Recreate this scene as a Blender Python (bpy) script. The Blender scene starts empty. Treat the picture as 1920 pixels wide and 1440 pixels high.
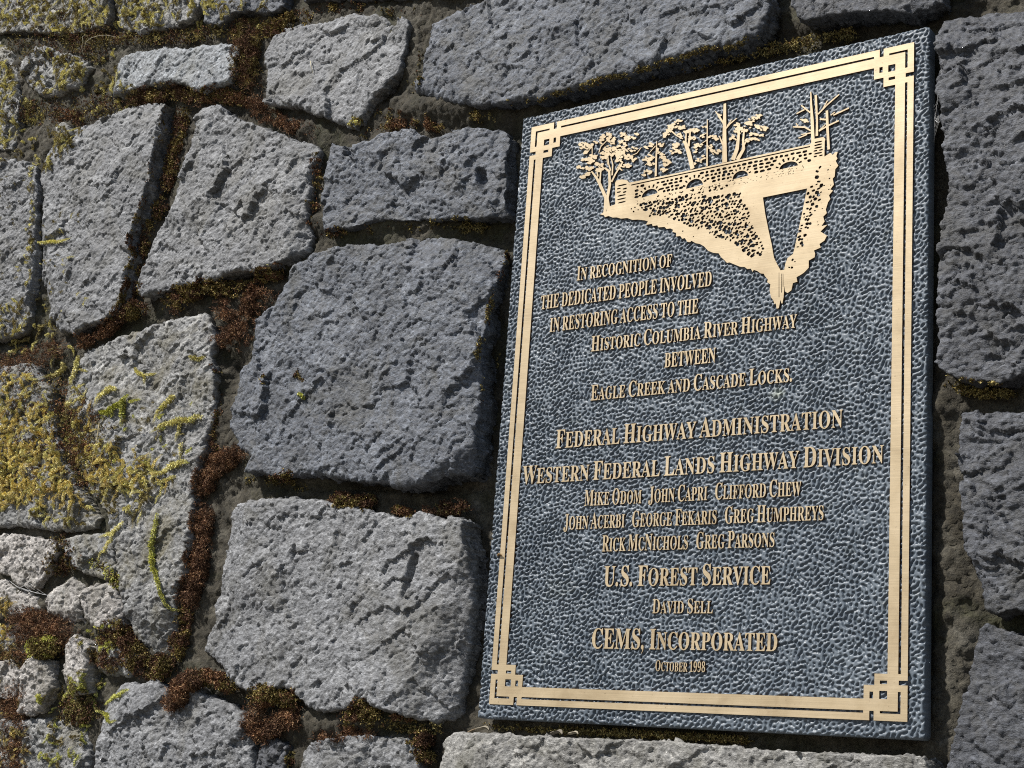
import bpy, math, random
import numpy as np
from mathutils import Matrix, Vector
from mathutils.geometry import delaunay_2d_cdt

scene = bpy.context.scene
COL = scene.collection
rng = np.random.default_rng(7)
random.seed(7)
ZC = 1.90                                   # height of the plaque's centre above the ground

# ------------------------------------------------------------------ camera
F_PX = 2915.0
CR = np.array([[0.80817319, 0.58454652, 0.07184333],
               [-0.08585717, 0.23761997, -0.96755635],
               [-0.58265311, 0.77578484, 0.2422256]])      # rows: right, down, forward
CC = np.array([0.79965179, -1.38632847, -0.41020006])      # relative to the plaque's centre
cam = bpy.data.cameras.new("camera")
cam_ob = bpy.data.objects.new("camera", cam)
COL.objects.link(cam_ob)
m = Matrix.Identity(4)
for i in range(3):
    m[i][0], m[i][1], m[i][2] = CR[0][i], -CR[1][i], -CR[2][i]
m[0][3], m[1][3], m[2][3] = CC[0], CC[1], CC[2] + ZC
cam_ob.matrix_world = m
cam.sensor_fit = 'HORIZONTAL'
cam.sensor_width = 36.0
cam.lens = F_PX / 1920.0 * 36.0
cam.clip_start, cam.clip_end = 0.05, 500.0
cam.dof.use_dof = True
cam.dof.focus_distance = 1.75
cam.dof.aperture_fstop = 40.0
scene.camera = cam_ob

# ------------------------------------------------------------------ light
SUN_TO = Vector((-0.62, -0.85, 1.15)).normalized()          # from the wall towards the sun
SUN_EL = math.asin(SUN_TO.z)
SUN_AZ = math.atan2(SUN_TO.x, SUN_TO.y)
world = bpy.data.worlds.new("World")
scene.world = world
world.use_nodes = True
wn = world.node_tree.nodes
wl = world.node_tree.links
sky = wn.new('ShaderNodeTexSky')
sky.sky_type = 'NISHITA'
sky.sun_disc = False
sky.sun_elevation = SUN_EL
sky.sun_rotation = SUN_AZ
wl.new(sky.outputs[0], wn['Background'].inputs['Color'])
wn['Background'].inputs['Strength'].default_value = 0.064
sun = bpy.data.lights.new("sun", 'SUN')
sun.energy = 4.7
sun.angle = math.radians(2.5)
sun.color = (1.0, 0.965, 0.915)
sun_ob = bpy.data.objects.new("sun", sun)
sun_ob.rotation_euler = SUN_TO.to_track_quat('Z', 'Y').to_euler()
sun_ob.location = (-3, -4, 6)
COL.objects.link(sun_ob)
scene.view_settings.view_transform = 'Standard'
scene.view_settings.look = 'None'
scene.view_settings.gamma = 1.0
scene.view_settings.exposure = 0.5
scene.cycles.use_denoising = False
scene.cycles.filter_width = 1.05

# ------------------------------------------------------------------ helpers
def un(px, py, y=0.0):
    """point of the plane y (plaque frame, metres) seen at photograph pixel px, py"""
    dx, dy = (px - 960.0) / F_PX, (py - 720.0) / F_PX
    d = dx * CR[0] + dy * CR[1] + CR[2]
    t = (y - CC[1]) / d[1]
    return CC[0] + t * d[0], CC[2] + t * d[2]

def pix(x, z, y=0.0):
    q = np.stack([x, np.full_like(x, y), z], -1) - CC
    c = q @ CR.T
    return 960 + F_PX * c[..., 0] / c[..., 2], 720 + F_PX * c[..., 1] / c[..., 2]

def unpoly(pts, y=0.0):
    return np.array([un(a, b, y) for a, b in pts])

def tag(o, label=None, cat=None, group=None, kind=None):
    if label: o['label'] = label
    if cat: o['category'] = cat
    if group: o['group'] = group
    if kind: o['kind'] = kind
    return o

def link_mesh(name, verts, faces, mats, parent=None, smooth=True, mat_idx=None, colors=None):
    me = bpy.data.meshes.new(name)
    verts = np.asarray(verts, np.float32)
    faces = np.asarray(faces, np.int32)
    nf, k = faces.shape
    me.vertices.add(len(verts))
    me.vertices.foreach_set('co', verts.ravel())
    me.loops.add(nf * k)
    me.loops.foreach_set('vertex_index', faces.ravel())
    me.polygons.add(nf)
    me.polygons.foreach_set('loop_start', np.arange(0, nf * k, k, dtype=np.int32))
    me.polygons.foreach_set('use_smooth', np.full(nf, smooth, bool))
    if mat_idx is not None:
        me.polygons.foreach_set('material_index', np.asarray(mat_idx, np.int32))
    if colors is not None:
        at = me.attributes.new('col', 'FLOAT_COLOR', 'POINT')
        c4 = np.ones((len(verts), 4), np.float32)
        c4[:, :3] = colors
        at.data.foreach_set('color', c4.ravel())
    me.update(calc_edges=True)
    me.validate()
    for mt in (mats if isinstance(mats, (list, tuple)) else [mats]):
        me.materials.append(mt)
    o = bpy.data.objects.new(name, me)
    COL.objects.link(o)
    if parent is not None:
        o.parent = parent
        o.matrix_parent_inverse = Matrix.Translation(-parent.location)
    return o

def empty(name, loc):
    o = bpy.data.objects.new(name, None)
    o.location = loc
    o.empty_display_size = 0.05
    COL.objects.link(o)
    return o

# -- noise tiles made with an FFT, sampled with wrap-around
def tile(n, spec, seed):
    r = np.random.default_rng(seed)
    fx = np.fft.fftfreq(n)[:, None]
    fy = np.fft.fftfreq(n)[None, :]
    a = spec(fx, fy)
    a[0, 0] = 0
    t = np.fft.ifft2(np.fft.fft2(r.normal(size=(n, n))) * a).real
    return (t / t.std()).astype(np.float32)

def samp(t, u, v):
    n = t.shape[0]
    i = np.floor(u).astype(int); j = np.floor(v).astype(int)
    fu = u - i; fv = v - j
    i0, i1, j0, j1 = i % n, (i + 1) % n, j % n, (j + 1) % n
    return (t[i0, j0] * (1 - fu) * (1 - fv) + t[i1, j0] * fu * (1 - fv)
            + t[i0, j1] * (1 - fu) * fv + t[i1, j1] * fu * fv)

def frad(fx, fy): return np.sqrt(fx * fx + fy * fy) + 1e-9
N = 1024
# tile pitch 1 mm: wavelengths are given in mm
T_BIG = tile(N, lambda a, b: (frad(a, b) ** -1.9) * (frad(a, b) < 1 / 28.), 1)
T_MID = tile(N, lambda a, b: (frad(a, b) ** -1.3) * (frad(a, b) < 1 / 6.) * (frad(a, b) > 1 / 60.), 2)
T_PIT = tile(N, lambda a, b: np.exp(-((np.hypot(a * 1.9, b * .8) - 1 / 5.0) / 0.085) ** 2), 3)
T_LAY = tile(N, lambda a, b: (np.sqrt((a * 3.2) ** 2 + b * b) + 1e-9) ** -1.1 * (frad(a, b) < 1 / 3.5) * (frad(a, b) > 1 / 70.), 4)
T_WORM = tile(N, lambda a, b: np.exp(-((frad(a * 1.0 + b * .13, b * 1.0 + a * .13) - 1 / 7.4) / 0.058) ** 2), 5)   # pitch 0.7 mm
T_RUST = tile(N, lambda a, b: (frad(a, b) ** -1.5) * (frad(a, b) < 1 / 3.), 6)

def pnoise(t, x, z, off=(0, 0), rot=0.0, pitch=0.001):
    c, s = math.cos(rot), math.sin(rot)
    return samp(t, (x * c - z * s) / pitch + off[0], (x * s + z * c) / pitch + off[1])

def sdf(poly, P):
    """signed distance, positive inside"""
    A = poly
    B = np.roll(poly, -1, 0)
    d2 = np.full(len(P), 1e9)
    ins = np.zeros(len(P), bool)
    for a, b in zip(A, B):
        e = b - a
        w = P - a
        t = np.clip((w @ e) / max(1e-12, e @ e), 0, 1)
        q = w - t[:, None] * e
        d2 = np.minimum(d2, (q * q).sum(1))
        c = (a[1] > P[:, 1]) != (b[1] > P[:, 1])
        xi = a[0] + (P[:, 1] - a[1]) / (b[1] - a[1] if abs(b[1] - a[1]) > 1e-12 else 1e-12) * e[0]
        ins ^= c & (P[:, 0] < xi)
    d = np.sqrt(d2)
    return np.where(ins, d, -d)

_FT = np.random.default_rng(99).uniform(0, 1, (5, 256, 256))
def facets(x, z, cell, rot=0.0, asp=1.0, off=(0, 0), tilt=0.12, step=0.0):
    """broken-stone relief: jittered cells, each a small tilted plane (metres)"""
    c, s = math.cos(rot), math.sin(rot)
    u = (x * c + z * s) / (cell * asp) + off[0]
    v = (-x * s + z * c) / cell + off[1]
    iu, iv = np.floor(u).astype(int), np.floor(v).astype(int)
    best = np.full(u.shape, 1e9); h = np.zeros(u.shape)
    for a in (-1, 0, 1):
        for b in (-1, 0, 1):
            p, q = (iu + a) % 256, (iv + b) % 256
            du = u - (iu + a + _FT[0][p, q]); dv = v - (iv + b + _FT[1][p, q])
            d = du * du + dv * dv
            k = d < best
            best[k] = d[k]
            hh = ((_FT[2][p, q] - .5) * du * asp + (_FT[3][p, q] - .5) * dv) * 3.4 * tilt * cell + (_FT[4][p, q] - .5) * step
            h[k] = hh[k]
    return h

# -- surface raster: front of wall (plaque frame y) for things that grow on it
GX0, GX1, GZ0, GZ1, GP = -1.75, 0.75, -0.75, 1.15, 0.002
GNX, GNZ = int((GX1 - GX0) / GP), int((GZ1 - GZ0) / GP)
SURF = np.full((GNX, GNZ), 0.05, np.float32)

def surf_add(x, z, y):
    i = ((x - GX0) / GP).astype(int); j = ((z - GZ0) / GP).astype(int)
    ok = (i >= 0) & (i < GNX) & (j >= 0) & (j < GNZ)
    np.minimum.at(SURF, (i[ok], j[ok]), y[ok].astype(np.float32))

def surf(x, z):
    i = np.clip(((np.asarray(x) - GX0) / GP).astype(int), 0, GNX - 1)
    j = np.clip(((np.asarray(z) - GZ0) / GP).astype(int), 0, GNZ - 1)
    return SURF[i, j]

# ------------------------------------------------------------------ materials
def new_mat(name):
    mt = bpy.data.materials.new(name)
    mt.use_nodes = True
    nt = mt.node_tree
    return mt, nt, nt.nodes['Principled BSDF']

def nd(nt, typ, **kw):
    n = nt.nodes.new(typ)
    for k, v in kw.items(): setattr(n, k, v)
    return n

def noise_node(nt, vec, scale, detail=6.0, rough=0.6, dist=0.0):
    n = nd(nt, 'ShaderNodeTexNoise')
    n.inputs['Scale'].default_value = scale
    n.inputs['Detail'].default_value = detail
    n.inputs['Roughness'].default_value = rough
    n.inputs['Distortion'].default_value = dist
    nt.links.new(vec, n.inputs['Vector'])
    return n.outputs['Fac']

def ramp(nt, fac, stops):
    r = nd(nt, 'ShaderNodeValToRGB')
    e = r.color_ramp.elements
    while len(e) < len(stops): e.new(0.5)
    for el, (p, c) in zip(e, stops):
        el.position = p
        el.color = (*c, 1) if not isinstance(c, float) else (c, c, c, 1)
    nt.links.new(fac, r.inputs['Fac'])
    return r.outputs['Color']

def mixc(nt, fac, a, b, mode='MIX'):
    n = nd(nt, 'ShaderNodeMix', data_type='RGBA', blend_type=mode)
    for sock, v in ((n.inputs[0], fac), (n.inputs[6], a), (n.inputs[7], b)):
        if hasattr(v, 'node'): nt.links.new(v, sock)
        elif isinstance(v, (int, float)): sock.default_value = v
        else: sock.default_value = (*v, 1)
    return n.outputs[2]

def bump(nt, bsdf, h, strength, dist, prev=None):
    b = nd(nt, 'ShaderNodeBump')
    b.inputs['Strength'].default_value = strength
    b.inputs['Distance'].default_value = dist
    nt.links.new(h, b.inputs['Height'])
    if prev: nt.links.new(prev, b.inputs['Normal'])
    nt.links.new(b.outputs['Normal'], bsdf.inputs['Normal'])
    return b.outputs['Normal']

def pos(nt):
    return nd(nt, 'ShaderNodeNewGeometry').outputs['Position']

def stone_mat(name, dark, mid, pale, stain, stain_amt=0.5, rough=0.62, lich=0.55, warm=0.0):
    mt, nt, b = new_mat(name)
    p = pos(nt)
    mp = nd(nt, 'ShaderNodeMapping')
    mp.inputs['Rotation'].default_value = (0, math.radians(28), 0)
    mp.inputs['Scale'].default_value = (0.62, 1.0, 1.35)
    nt.links.new(p, mp.inputs['Vector'])
    q = mp.outputs[0]
    big = noise_node(nt, p, 6.0, 6, 0.62, 0.7)
    med = noise_node(nt, q, 38.0, 7, 0.68, 0.5)
    fine = noise_node(nt, q, 190.0, 5, 0.72, 0.2)
    tiny = noise_node(nt, q, 560.0, 3, 0.75)
    c = ramp(nt, big, [(0.30, tuple(v * 0.8 for v in dark)), (0.50, mid), (0.72, tuple(v * 1.3 for v in mid))])
    c2 = ramp(nt, med, [(0.32, tuple(v * 0.7 for v in dark)), (0.50, mid), (0.70, pale)])
    c = mixc(nt, 0.5, c, c2)
    c3 = ramp(nt, fine, [(0.36, 0.38), (0.50, 0.92), (0.66, 1.95)])
    c = mixc(nt, 0.75, c, c3, 'MULTIPLY')
    c4 = ramp(nt, tiny, [(0.36, 0.5), (0.52, 1.0), (0.66, 1.9)])
    c = mixc(nt, 0.7, c, c4, 'MULTIPLY')
    # damp brown and olive films
    st = noise_node(nt, p, 9.0, 8, 0.68, 1.4)
    sf = ramp(nt, st, [(0.49, 0.0), (0.64, stain_amt)])
    c = mixc(nt, sf, c, stain)
    # pale crusty lichen in small islands
    lv = noise_node(nt, p, 17.0, 9, 0.74, 1.0)
    lf = ramp(nt, lv, [(0.575, 0.0), (0.64, lich)])
    lg = ramp(nt, fine, [(0.40, 0.2), (0.55, 1.0)])
    lf = mixc(nt, 1.0, lf, lg, 'MULTIPLY')
    c = mixc(nt, lf, c, tuple(min(.6, v * 1.25) for v in pale))
    nt.links.new(c, b.inputs['Base Color'])
    rr = ramp(nt, fine, [(0.35, rough - 0.14), (0.65, rough + 0.2)])
    nt.links.new(rr, b.inputs['Roughness'])
    b.inputs['Specular IOR Level'].default_value = 0.5
    n0 = bump(nt, b, med, 0.35, 0.0018)
    n1 = bump(nt, b, fine, 0.75, 0.0014, n0)
    bump(nt, b, tiny, 0.9, 0.0012, n1)
    return mt

M_BLUE = stone_mat('basalt_blue', (0.049, 0.054, 0.065), (0.092, 0.102, 0.121), (0.207, 0.222, 0.248), (0.052, 0.049, 0.038), 0.6)
M_GREY = stone_mat('basalt_grey', (0.090, 0.092, 0.097), (0.166, 0.170, 0.177), (0.323, 0.327, 0.332), (0.099, 0.094, 0.076), 0.5)
M_DARK = stone_mat('basalt_dark', (0.033, 0.036, 0.043), (0.063, 0.067, 0.077), (0.126, 0.133, 0.148), (0.046, 0.043, 0.033), 0.55, lich=0.25)
M_LIGHT = stone_mat('basalt_light', (0.107, 0.115, 0.122), (0.215, 0.230, 0.244), (0.391, 0.415, 0.440), (0.107, 0.102, 0.078), 0.5)
M_MOSSY = stone_mat('basalt_mossy', (0.093, 0.094, 0.094), (0.190, 0.191, 0.189), (0.390, 0.385, 0.365), (0.107, 0.093, 0.049), 0.75, lich=.7)
M_TAN = stone_mat('granite_tan', (0.171, 0.157, 0.143), (0.315, 0.296, 0.276), (0.495, 0.476, 0.452), (0.114, 0.104, 0.076), 0.55)
M_PALE = stone_mat('ledge_pale', (0.111, 0.108, 0.098), (0.212, 0.208, 0.196), (0.383, 0.374, 0.348), (0.093, 0.089, 0.064), 0.7)

def mortar_mat():
    mt, nt, b = new_mat('old_mortar')
    p = pos(nt)
    a = noise_node(nt, p, 14.0, 8, 0.65, 0.8)
    f = noise_node(nt, p, 260.0, 5, 0.7)
    c = ramp(nt, a, [(0.33, (0.022, 0.019, 0.011)), (0.48, (0.048, 0.041, 0.027)), (0.62, (0.085, 0.077, 0.058)), (0.75, (0.16, 0.15, 0.125))])
    g = noise_node(nt, p, 9.0, 6, 0.6, 1.0)
    gf = ramp(nt, g, [(0.5, 0.0), (0.64, 0.75)])
    c = mixc(nt, gf, c, (0.036, 0.037, 0.014))
    ff = ramp(nt, f, [(0.35, 0.45), (0.65, 1.3)])
    c = mixc(nt, 1.0, c, ff, 'MULTIPLY')
    nt.links.new(c, b.inputs['Base Color'])
    b.inputs['Roughness'].default_value = 0.9
    bump(nt, b, f, 0.9, 0.003)
    return mt
M_MORTAR = mortar_mat()

def plaque_mat():
    mt, nt, b = new_mat('plaque_paint')
    p = pos(nt)
    a = noise_node(nt, p, 16.0, 5, 0.6, 0.4)
    f = noise_node(nt, p, 420.0, 4, 0.6)
    c = ramp(nt, a, [(0.35, (0.070, 0.090, 0.113)), (0.65, (0.115, 0.140, 0.166))])
    w = noise_node(nt, p, 55.0, 6, 0.7)
    wf = ramp(nt, w, [(0.60, 0.0), (0.75, 0.35)])
    c = mixc(nt, wf, c, (0.16, 0.19, 0.19))
    sx, sz = un(1458, 739)
    dist = nd(nt, 'ShaderNodeVectorMath', operation='DISTANCE')
    nt.links.new(p, dist.inputs[0])
    dist.inputs[1].default_value = (sx, 0.0, sz + ZC)
    ad = nd(nt, 'ShaderNodeMath', operation='MULTIPLY_ADD')
    nt.links.new(w, ad.inputs[0]); ad.inputs[1].default_value = 0.012
    nt.links.new(dist.outputs['Value'], ad.inputs[2])
    spot = ramp(nt, ad.outputs[0], [(0.0095, 0.75), (0.0135, 0.0)])
    c = mixc(nt, spot, c, (0.30, 0.33, 0.27))
    gr = noise_node(nt, p, 34.0, 8, 0.7, 0.8)
    gf = ramp(nt, gr, [(0.58, 0.0), (0.70, 0.45)])
    c = mixc(nt, gf, c, (0.075, 0.085, 0.072))
    nt.links.new(c, b.inputs['Base Color'])
    r = ramp(nt, f, [(0.3, 0.40), (0.7, 0.58)])
    nt.links.new(r, b.inputs['Roughness'])
    b.inputs['Specular IOR Level'].default_value = 0.6
    bump(nt, b, f, 0.18, 0.0006)
    return mt
M_PLAQUE = plaque_mat()

def bronze_mat(name, horizontal):
    mt, nt, b = new_mat(name)
    p = pos(nt)
    mp = nd(nt, 'ShaderNodeMapping')
    mp.inputs['Scale'].default_value = (14, 60, 900) if horizontal else (900, 60, 14)
    nt.links.new(p, mp.inputs['Vector'])
    s = noise_node(nt, mp.outputs[0], 1.0, 4, 0.6)
    a = noise_node(nt, p, 20.0, 6, 0.65, 0.5)
    c = ramp(nt, a, [(0.28, (0.37, 0.28, 0.165)), (0.48, (0.47, 0.37, 0.23)), (0.72, (0.56, 0.45, 0.295))])
    sc = ramp(nt, s, [(0.3, 0.84), (0.7, 1.05)])
    c = mixc(nt, 1.0, c, sc, 'MULTIPLY')
    sp = noise_node(nt, p, 330.0, 3, 0.6)
    sf = ramp(nt, sp, [(0.66, 0.0), (0.74, 0.75)])
    c = mixc(nt, sf, c, (0.16, 0.11, 0.055))
    nt.links.new(c, b.inputs['Base Color'])
    b.inputs['Metallic'].default_value = 0.35
    b.inputs['Roughness'].default_value = 0.5
    bump(nt, b, s, 0.06, 0.0003)
    return mt
M_BRONZE = bronze_mat('ground_bronze', True)
M_BRONZE_V = bronze_mat('ground_bronze_upright', False)
mt, nt, b = new_mat('bronze_patina_side')
b.inputs['Base Color'].default_value = (0.12, 0.062, 0.030, 1)
b.inputs['Roughness'].default_value = 0.5
b.inputs['Metallic'].default_value = 0.3
M_SIDE = mt

def leaf_mat(name, rough=0.9):
    mt, nt, b = new_mat(name)
    a = nd(nt, 'ShaderNodeAttribute', attribute_name='col')
    nt.links.new(a.outputs['Color'], b.inputs['Base Color'])
    b.inputs['Roughness'].default_value = rough
    b.inputs['Specular IOR Level'].default_value = 0.12
    return mt
M_MOSS = leaf_mat('moss_leaf')
M_STRAW = leaf_mat('straw', 0.6)

GLYPHS = {
 'A': (437, ['-9,0 -9,18 9,21 24,30 36,47 49,75 206,466 224,465 384,87 411,34 425,22 443,18 443,0 229,0 229,18 270,25 283,46 273,81 253,132 103,132 79,71 76,59 75,48 87,26 124,18 128,18 128,0', '113,161 242,161 177,319']),
 'B': (443, ['16,0 16,17 45,22 62,32 72,51 75,82 75,369 69,412 62,425 51,433 15,439 15,455 220,455 297,449 352,429 385,396 396,351 389,313 369,283 335,261 287,247 344,231 385,206 410,173 418,132 407,76 371,35 314,9 238,0', '182,252 188,252 234,257 263,272 279,301 285,345 281,385 269,412 248,428 216,434 198,432 188,425 182,391', '222,24 259,30 283,49 296,81 301,128 295,176 277,208 245,225 197,231 182,231 182,65 184,46 190,33 202,26']),
 'C': (468, ['257,-11 193,-3 137,20 91,56 56,104 34,162 26,228 34,294 56,351 92,399 139,435 195,458 259,465 309,459 367,440 388,435 408,443 419,465 437,465 437,308 420,308 392,364 356,407 313,434 265,443 212,430 174,389 151,321 144,226 152,138 177,74 219,36 278,24 318,29 358,45 395,71 428,106 447,89 409,45 365,14 314,-5']),
 'D': (496, ['20,0 20,17 47,21 63,30 71,46 74,75 74,374 71,407 61,426 43,435 15,439 15,455 222,455 278,452 328,441 370,422 405,396 433,364 452,325 464,279 468,228 453,128 408,57 333,14 228,0', '222,24 253,27 279,37 302,53 319,75 343,139 351,229 343,318 319,382 279,420 223,433 202,431 190,423 184,409 182,385 182,72 184,48 190,34 202,27']),
 'E': (442, ['14,0 14,17 44,20 62,30 72,48 75,78 75,369 72,405 62,425 44,435 16,439 16,455 399,455 399,320 383,320 369,373 340,406 295,424 232,430 200,428 191,424 186,417 183,388 183,246 193,246 232,252 259,269 277,300 288,345 304,345 304,118 287,118 282,154 273,181 259,201 241,213 216,220 185,222 183,222 183,67 185,47 192,35 206,29 230,28 276,30 313,39 345,53 371,75 393,105 411,143 430,143 402,0']),
 'F': (404, ['15,0 15,17 45,23 62,34 72,53 75,84 75,375 71,405 61,423 43,433 14,439 14,455 394,455 394,320 377,320 369,357 355,385 336,406 310,420 275,428 230,431 200,429 186,421 182,398 182,247 190,247 229,253 256,270 274,301 284,347 302,347 302,118 285,118 274,168 257,200 229,218 189,224 182,224 182,81 188,43 196,31 210,24 257,17 257,0']),
 'G': (508, ['268,-10 200,-3 141,19 93,55 57,103 35,161 28,229 35,295 57,352 93,399 139,435 195,458 257,465 311,459 369,441 388,436 406,443 419,465 437,465 437,308 420,308 403,346 382,379 357,406 329,426 299,439 267,443 214,430 176,389 153,322 146,228 154,135 180,67 199,44 221,26 246,16 275,13 308,16 328,27 339,45 343,71 343,128 339,154 329,170 309,179 275,182 275,198 500,198 500,182 473,179 457,171 449,155 446,128 446,29 357,0']),
 'H': (523, ['15,0 15,17 45,22 62,32 72,50 75,81 75,379 71,406 62,424 44,434 16,439 16,455 242,455 242,439 204,432 193,425 187,415 182,379 182,251 342,251 342,379 337,415 331,425 320,432 282,439 282,455 507,455 507,439 478,434 461,424 452,407 449,379 449,81 452,52 461,33 478,22 507,17 507,0 282,0 282,17 311,21 329,31 339,49 342,81 342,221 182,221 182,81 185,50 194,32 212,22 242,17 242,0']),
 'I': (261, ['13,0 13,17 42,23 61,32 72,49 75,75 75,387 72,412 63,427 45,435 13,439 13,455 244,455 244,439 214,435 196,427 186,412 183,387 183,77 187,44 194,34 206,26 246,17 246,0']),
 'J': (330, ['109,-65 78,-62 51,-54 29,-40 11,-22 0,-1 -3,23 0,44 11,61 26,71 44,75 64,71 79,62 89,47 93,28 85,-1 77,-19 84,-35 105,-40 126,-36 139,-25 145,-6 148,21 148,367 142,409 135,422 122,430 79,439 79,455 314,455 314,439 277,431 266,423 260,411 255,367 255,89 246,21 219,-27 173,-56']),
 'K': (510, ['16,0 16,17 45,22 63,32 72,50 75,81 75,379 72,406 63,424 45,434 17,439 17,455 242,455 242,439 205,432 194,425 187,415 183,379 183,234 321,373 342,398 349,418 334,434 291,439 291,455 486,455 486,439 477,439 415,419 345,361 271,285 463,46 487,25 519,17 519,0 281,0 281,17 306,18 322,21 331,27 334,34 329,47 316,66 199,214 183,198 183,81 186,50 195,32 213,22 242,17 242,0']),
 'L': (426, ['15,0 15,17 45,22 62,32 72,50 75,81 75,379 71,407 62,425 44,434 16,439 16,455 250,455 250,439 208,434 196,427 188,416 182,379 182,83 185,47 191,37 200,31 234,28 278,31 315,40 345,56 370,80 391,112 409,154 427,154 402,0']),
 'M': (634, ['14,0 14,17 43,22 61,32 72,50 75,79 75,382 71,416 64,426 53,432 15,439 15,455 185,455 317,142 449,455 617,455 617,439 590,433 573,423 563,405 560,378 560,85 565,43 571,31 582,23 617,17 617,0 396,0 396,17 433,25 443,32 450,44 455,83 455,399 288,0 270,0 105,389 105,80 109,48 120,30 139,20 169,17 169,0']),
 'N': (494, ['403,-11 107,350 107,79 110,49 119,31 136,21 167,17 167,0 18,0 18,17 54,23 65,30 71,41 76,79 76,388 36,433 18,439 18,455 156,455 391,169 391,377 386,414 379,425 369,431 331,439 331,455 480,455 480,439 450,434 433,425 425,407 422,377 422,-11']),
 'O': (525, ['261,-11 213,-6 169,7 129,29 94,58 66,93 45,134 32,179 28,228 32,276 45,321 66,362 95,397 130,426 170,448 216,462 265,466 313,462 357,448 397,427 431,399 459,364 481,323 494,277 498,228 494,179 481,134 459,93 430,58 395,29 355,7 310,-6', '265,12 315,26 351,66 372,133 379,228 371,321 348,389 310,430 260,443 210,430 174,389 152,322 145,228 153,135 177,67 215,26']),
 'P': (418, ['15,0 15,17 45,22 62,32 72,50 75,81 75,379 71,406 62,424 44,434 16,439 16,455 214,455 287,452 336,440 366,422 390,398 404,367 409,332 398,280 367,240 314,214 242,206 182,206 182,81 185,50 194,32 212,22 242,17 242,0', '182,230 201,230 244,235 272,253 287,283 292,329 288,375 275,406 252,425 216,431 199,429 189,424 184,414 182,398']),
 'R': (473, ['15,0 15,17 45,22 62,32 72,50 75,81 75,379 71,406 62,424 44,434 16,439 16,455 217,455 305,448 367,426 405,388 417,334 411,296 392,265 360,241 315,224 432,50 452,26 463,19 478,17 480,17 480,0 338,0 201,212 182,212 182,81 185,50 194,32 212,22 242,17 242,0', '182,234 203,234 249,240 280,258 298,290 304,336 299,378 284,407 259,425 224,431 202,429 190,422 184,409 182,385']),
 'S': (390, ['43,-11 43,158 62,158 83,94 111,50 149,24 197,15 231,20 257,36 273,60 279,89 265,129 225,160 163,191 112,221 77,253 56,289 50,332 54,370 67,403 88,429 115,449 148,462 185,466 229,461 282,448 291,446 300,445 313,450 320,466 339,466 339,319 322,319 310,354 293,385 272,410 248,429 222,441 194,445 163,440 140,426 125,406 120,380 124,356 137,336 159,319 189,303 253,273 290,253 317,233 337,211 350,188 357,162 359,133 354,93 339,58 314,29 281,8 240,-6 192,-10 158,-8 126,1 98,9 85,12 69,7 61,-11']),
 'T': (423, ['92,0 92,17 123,21 142,31 152,50 156,81 156,433 149,433 102,426 65,403 41,367 29,318 11,318 11,455 410,455 410,317 394,317 381,368 357,404 319,426 269,433 263,433 263,81 267,49 276,30 296,21 328,17 328,0']),
 'U': (492, ['248,-13 168,-2 114,29 83,81 73,155 73,379 70,406 61,424 43,434 15,439 15,455 240,455 240,439 202,432 192,425 185,415 181,379 181,140 186,88 203,51 232,29 275,22 326,31 363,56 385,99 392,159 392,378 389,406 379,423 360,433 328,439 328,455 474,455 474,439 448,432 433,421 425,404 422,378 422,181 412,92 380,32 325,-2']),
 'V': (428, ['212,-13 44,381 22,420 8,432 -14,439 -14,455 211,455 211,439 166,432 156,423 152,410 161,378 259,143 348,377 355,409 351,423 342,432 299,439 299,455 442,455 442,439 423,436 408,427 395,411 382,383 230,-13']),
 'W': (611, ['171,-11 32,393 15,427 3,435 -15,439 -15,455 181,455 181,439 150,432 143,423 140,410 148,373 223,153 301,353 286,399 278,418 267,429 229,439 229,455 439,455 439,439 404,432 393,412 399,386 474,166 541,369 549,406 546,421 538,430 503,439 503,455 624,455 624,439 607,433 594,421 575,379 446,-11 428,-11 316,309 190,-11']),
 'Y': (426, ['101,0 101,17 131,22 148,32 157,50 161,81 161,179 46,387 29,414 14,429 1,435 -13,438 -13,455 207,455 207,438 195,438 167,432 158,425 156,416 164,392 248,226 333,366 345,389 349,408 336,430 298,438 295,438 295,455 439,455 439,438 423,434 409,424 383,392 268,203 268,81 271,50 280,32 298,22 328,17 328,0']),
 '1': (375, ['65,0 65,36 120,36 135,38 146,45 152,58 154,79 154,416 108,365 87,351 67,346 52,349 40,359 31,375 28,396 74,412 132,447 179,482 254,482 254,79 261,47 271,38 288,36 343,36 343,0']),
 '8': (375, ['183,-7 132,-2 91,11 60,31 38,57 25,88 20,122 27,162 47,193 79,219 119,242 83,267 57,296 41,327 36,364 39,395 50,423 70,449 99,469 140,482 191,486 254,478 299,453 325,415 334,369 328,333 310,305 281,282 244,260 296,230 330,199 349,166 355,127 344,71 310,29 256,2', '203,283 224,298 239,317 247,340 250,370 243,407 222,436 206,444 187,447 163,442 145,426 134,402 130,372 135,341 149,318 172,300', '187,32 218,37 241,55 257,82 262,116 256,146 239,170 208,192 164,216 143,199 126,178 115,152 111,120 116,84 132,56 156,38']),
 '9': (375, ['152,-7 116,-4 88,4 67,17 53,33 45,51 42,69 44,83 50,94 61,102 75,107 87,80 103,56 126,41 156,36 194,48 223,84 242,145 251,230 234,212 212,198 186,188 155,185 103,194 60,220 33,264 24,324 28,369 42,409 64,441 95,466 133,481 177,486 223,480 264,463 298,433 323,390 340,332 345,261 343,207 334,157 321,111 301,72 274,39 241,14 200,-2', '184,233 206,236 224,245 239,260 251,278 245,352 231,403 209,432 181,441 156,434 137,413 125,377 121,328 125,286 137,257 156,239']),
}
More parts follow.
